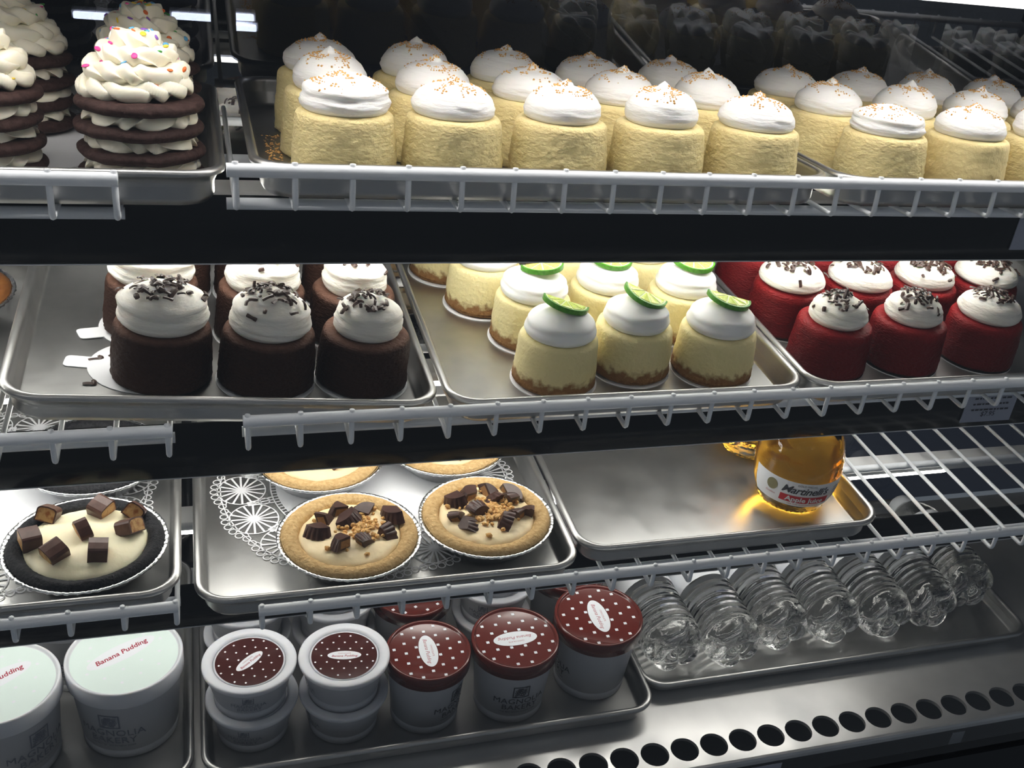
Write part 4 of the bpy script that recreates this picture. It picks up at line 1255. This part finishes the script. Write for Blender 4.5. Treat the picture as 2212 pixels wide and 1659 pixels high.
for k in range(3):
    white_cup(0.2870, 0.1890, Z0 + HW * k, 'small white pudding cup in the stack behind the logo cup', 10, -120, 'white cup stack behind the logo cup')
red_cup(0.3780, 0.2010, 'pudding cup with dotted maroon lid standing behind the corner cup', 10, -60)

# tubs
TBB = new_mesh('tub_body', *cup_body(0.0445, 0.0500, 0.080))
TBL = new_mesh('tub_lid', *lathe([(0, 0.0165), (0.0490, 0.0165), (0.0497, 0.0170), (0.0503, 0.0185), (0.0513, 0.0193), (0.0524, 0.0190), (0.0531, 0.0180), (0.0532, 0.0010), (0.0525, 0.0), (0.0505, 0.0)], 80))
TBD = new_mesh('tub_disc', *disc_geo(0.0486, 0.0486, 72), smooth=False)
def tub(x, y, label, rot, ang):
    t = thing('pudding_tub', label, 'tub', T(x, y, FD + 0.0010))
    b = link('paper_tub', TBB, M_cupw, t)
    link('printed_logo', logo_mesh('tub', rcone(0.0445, 0.05, 0.08), 0.040, 1.15), M_inkg, b, RZ(R(ang)))
    l = link('white_lid', TBL, M_plid, t, T(0, 0, 0.0740))
    link('mint_print', TBD, M_mint, l, T(0, 0, 0.0167))
    d = RZ(R(rot))
    link('dot_print', DOTT, M_label, l, T(0, 0, 0.01682) @ d)
    link('oval_label', OVT, M_label, l, T(0, 0, 0.01684) @ d @ T(0, 0.006, 0))
    link('lettering', TBPT, M_inkr, l, T(0, 0, 0.01690) @ d @ T(0, 0.006, 0))
tub(-0.0940, 0.1305, 'large white pudding tub with mint lid lettered in red, in the tray corner', 31, -108)
tub(-0.2010, 0.1130, 'large white pudding tub with mint lid, beside the corner tub', 33, -45)
tub(-0.1480, 0.2270, 'large white pudding tub standing behind the two front tubs', 20, -80)

# ------------------------------------------------------------------ water bottles
def water_geo(seed):
    L = 0.185
    prof = [(0, 0.007), (0.006, 0.006), (0.012, 0.0035), (0.0185, 0.0008), (0.0235, 0.0), (0.0275, 0.002), (0.0300, 0.007), (0.0312, 0.013)]
    z = 0.018
    for k in range(7):
        prof += [(0.0318, z), (0.0318, z + 0.0042), (0.0300, z + 0.0062), (0.0318, z + 0.0082)]
        z += 0.0095
    prof += [(0.0315, 0.092), (0.0315, 0.128), (0.0300, 0.140), (0.0240, 0.158), (0.0145, 0.172), (0.0125, 0.176), (0.0125, L), (0, L)]
    P = smooth_prof(prof, 3)
    def fn(r, z, t, i):
        q = max(0.0, 1 - z / 0.017)
        pet = abs(math.sin(2.5 * t))
        rr = r * (1 - 0.16 * q * (1 - pet ** 0.6) * min(1, r / 0.02))
        zz = z + q * 0.0065 * (1 - pet ** 0.5) * min(1.0, r / 0.012) * (1 if r < 0.029 else 0.6)
        rr += 0.0006 * nz(math.cos(t) * 2 + seed, math.sin(t) * 2, z * 60)
        return (rr * math.cos(t), rr * math.sin(t), zz)
    return lathe(P, 90, fn)
WBM = [new_mesh('water_body', *water_geo(s * 4.4)) for s in range(3)]
WLB = new_mesh('water_label', *lathe([(0.0320, 0.0925), (0.0321, 0.1275)], 60))
WCP = new_mesh('water_cap', *lathe([(0.0, 0.1700), (0.0152, 0.1702), (0.0152, 0.186), (0.013, 0.1885), (0, 0.189)], 36))
for k, (x, y, yaw) in enumerate(((0.4840, 0.0920, 2), (0.5555, 0.0850, 1), (0.6270, 0.1010, 1), (0.6985, 0.1000, 0), (0.7700, 0.0970, 0), (0.8410, 0.1040, -1), (0.9160, 0.1300, -1))):
    lab = ['clear water bottle lying on its side against the maroon-lidded cup', 'clear water bottle lying farthest forward on the deck tray'] + ['clear ribbed water bottle lying on its side in the middle of the row'] * 3 + ['clear water bottle lying next to the last one, half in shade', 'clear water bottle at the dark end of the row']
    t = thing('water_bottle', lab[k], 'bottle', T(x, y, FD + 0.0364) @ RZ(R(yaw)) @ RX(R(-90)) @ RZ(k * 1.1) @ Matrix.Diagonal((1.10, 1.10, 1.0, 1)), 'row of lying water bottles' if 2 <= k <= 4 else None)
    link('bottle_body', WBM[k % 3], M_water, t)
    link('paper_label', WLB, M_label, t)
    link('cap', WCP, M_capb, t)

# ------------------------------------------------------------------ cards and stickers
def card(label, x0, x1, z0, z1, y, lines, price=None, m=None):
    t = thing('price_card', label, 'price card', T((x0 + x1) / 2, y, z0))
    w = x1 - x0
    h = z1 - z0
    link('card', new_mesh('card', *box(-w / 2, w / 2, -0.0008, 0, 0, h), smooth=False), m or M_card, t)
    r = random.Random(int(x0 * 1000))
    F_ = RX(R(90))
    for q in range(lines):
        zz = h - 0.007 - q * 0.0068
        x = -w * 0.36
        parts = []
        while x < w * 0.36:
            l = r.uniform(0.002, 0.006)
            parts.append(([(x, zz, 0), (x + l, zz, 0), (x + l, zz + 0.0020, 0), (x, zz + 0.0020, 0)], [(0, 1, 2, 3)]))
            x += l + 0.0012
        link('print_line', new_mesh('line', *join(*parts), smooth=False), M_inkk, t, T(0, -0.0012, 0) @ F_)
    if price:
        link('price', new_mesh('price', *text_geo(price, 0.008, 0, 1.0, 0.0001), smooth=False), M_inkk, t, T(0, -0.0012, 0.0095) @ F_)
    return t
card('pale price card on the black fascia below the red velvet cheesecakes', 0.722, 0.784, 0.3705, 0.4050, 0.0545, 3, '$7.95')
card('pale price card on the black fascia under the end tray of the top shelf', 0.706, 0.770, 0.5635, 0.5980, 0.0545, 0)
card('framed price card on the black base under the vent strip', 0.4690, 0.5640, -0.030, 0.0000, -0.0375, 1)
tag(link('sticker', new_mesh('sticker', *box(0.787, 0.804, -0.0382, -0.0374, -0.0195, -0.0005), smooth=False), M_sticker), 'small blank grey sticker on the black base front', 'sticker')

# ------------------------------------------------------------------ behind the rear glass
struct(link('trim_4', new_mesh('rear_counter', *box(0.28, 1.9, 0.42, 1.05, 0.565, 0.585), smooth=False), M_dark))
CK_W = new_mesh('ck_wrap', *lathe([(0, 0), (0.022, 0), (0.030, 0.032), (0.028, 0.034), (0, 0.034)], 30))
CK_C = new_mesh('ck_cream', *ruffle_geo(0.031, 0.034, 7, 3.3, 0.12, 1.4))
M_wrap = mat('cupcake_wrapper', (0.30, 0.28, 0.24), 0.7)
for r_ in range(2):
    for k in range(11):
        x = 0.40 + 0.078 * k + 0.03 * r_
        y = 0.50 + 0.085 * r_
        t = thing('cupcake', 'shaded cream-topped cupcake in the %s row behind the rear glass' % ('near' if r_ == 0 else 'far'), 'cupcake', T(x, y, 0.5852) @ RZ(k), '%s row of cupcakes behind the rear glass' % ('near' if r_ == 0 else 'far'))
        link('wrapper', CK_W, M_wrap, t)
        link('cream_swirl', CK_C, M_butter, t, T(0, 0, 0.0335))
M_fl = mat('reflected_light_panel', (1.0, 1.0, 1.0), 0.5, emit=9.0)
for k, (x, w, y, z) in enumerate(((-0.130, 0.050, 0.90, 0.520), (-0.078, 0.050, 0.90, 0.521), (-0.005, 0.055, 0.90, 0.527), (0.052, 0.045, 0.90, 0.531), (0.050, 0.055, 0.90, 0.517))):  # added glowing panels stand in for reflected ceiling lights
    t = thing('light_reflection', 'white glowing panel behind the rear glass, in place of a reflected ceiling light', 'light', T(x, y, z + 0.004), 'panels in place of reflected ceiling lights')
    link('diffuser', new_mesh('diff', *box(-w / 2, w / 2, 0, 0.01, -0.004, 0.004, 0.001)), M_fl, t)
    link('fixture', new_mesh('fix', *box(-w / 2 - 0.003, w / 2 + 0.003, 0.0102, 0.03, -0.006, 0.006, 0.001)), M_house, t)

t = thing('added_kitchen_lamp', 'unseen kitchen lamp added over the counter behind the rear glass to light the cupcakes', 'light', T(0.95, 0.95, 1.15))  # unseen lamp, added so the cupcakes catch light from above and behind
link('diffuser', new_mesh('kdiff', *box(-0.45, 0.45, -0.06, 0.06, -0.01, 0.0, 0.002)), mat('added_lamp_diffuser', (1.0, 0.93, 0.80), 0.5, emit=14.0), t)
link('housing', new_mesh('khouse', *box(-0.47, 0.47, -0.08, 0.08, 0.0005, 0.05, 0.004)), M_house, t)

struct(link('trim_5', new_mesh('kitchen_backboard', *box(-0.40, 0.16, 0.9305, 0.95, -0.6, 0.60), smooth=False), M_dark))
# crumbs spilled on the top tray floor
r_ = random.Random(5)
V, F = [], []
for _ in range(160):
    x, y = max(0.0465, r_.gauss(0.053, 0.004)), r_.uniform(0.050, 0.20)
    s_ = r_.uniform(0.0004, 0.0013)
    o = len(V)
    V += [(x - s_, y - s_, 0), (x + s_, y - s_ * 0.7, 0), (x + s_ * 0.8, y + s_, 0), (x - s_, y + s_ * 0.8, 0), (x, y, s_ * 0.9)]
    F += [(o, o + 1, o + 4), (o + 1, o + 2, o + 4), (o + 2, o + 3, o + 4), (o + 3, o, o + 4)]
o = link('cake_crumbs', new_mesh('crumbs', V, F, smooth=False), M_crumb, None, L1(0, 0.008, HF + 0.0006))
tag(o, 'brown crumbs scattered on the tray floor beside the yellow cheesecakes', 'crumbs')
o['kind'] = 'stuff'
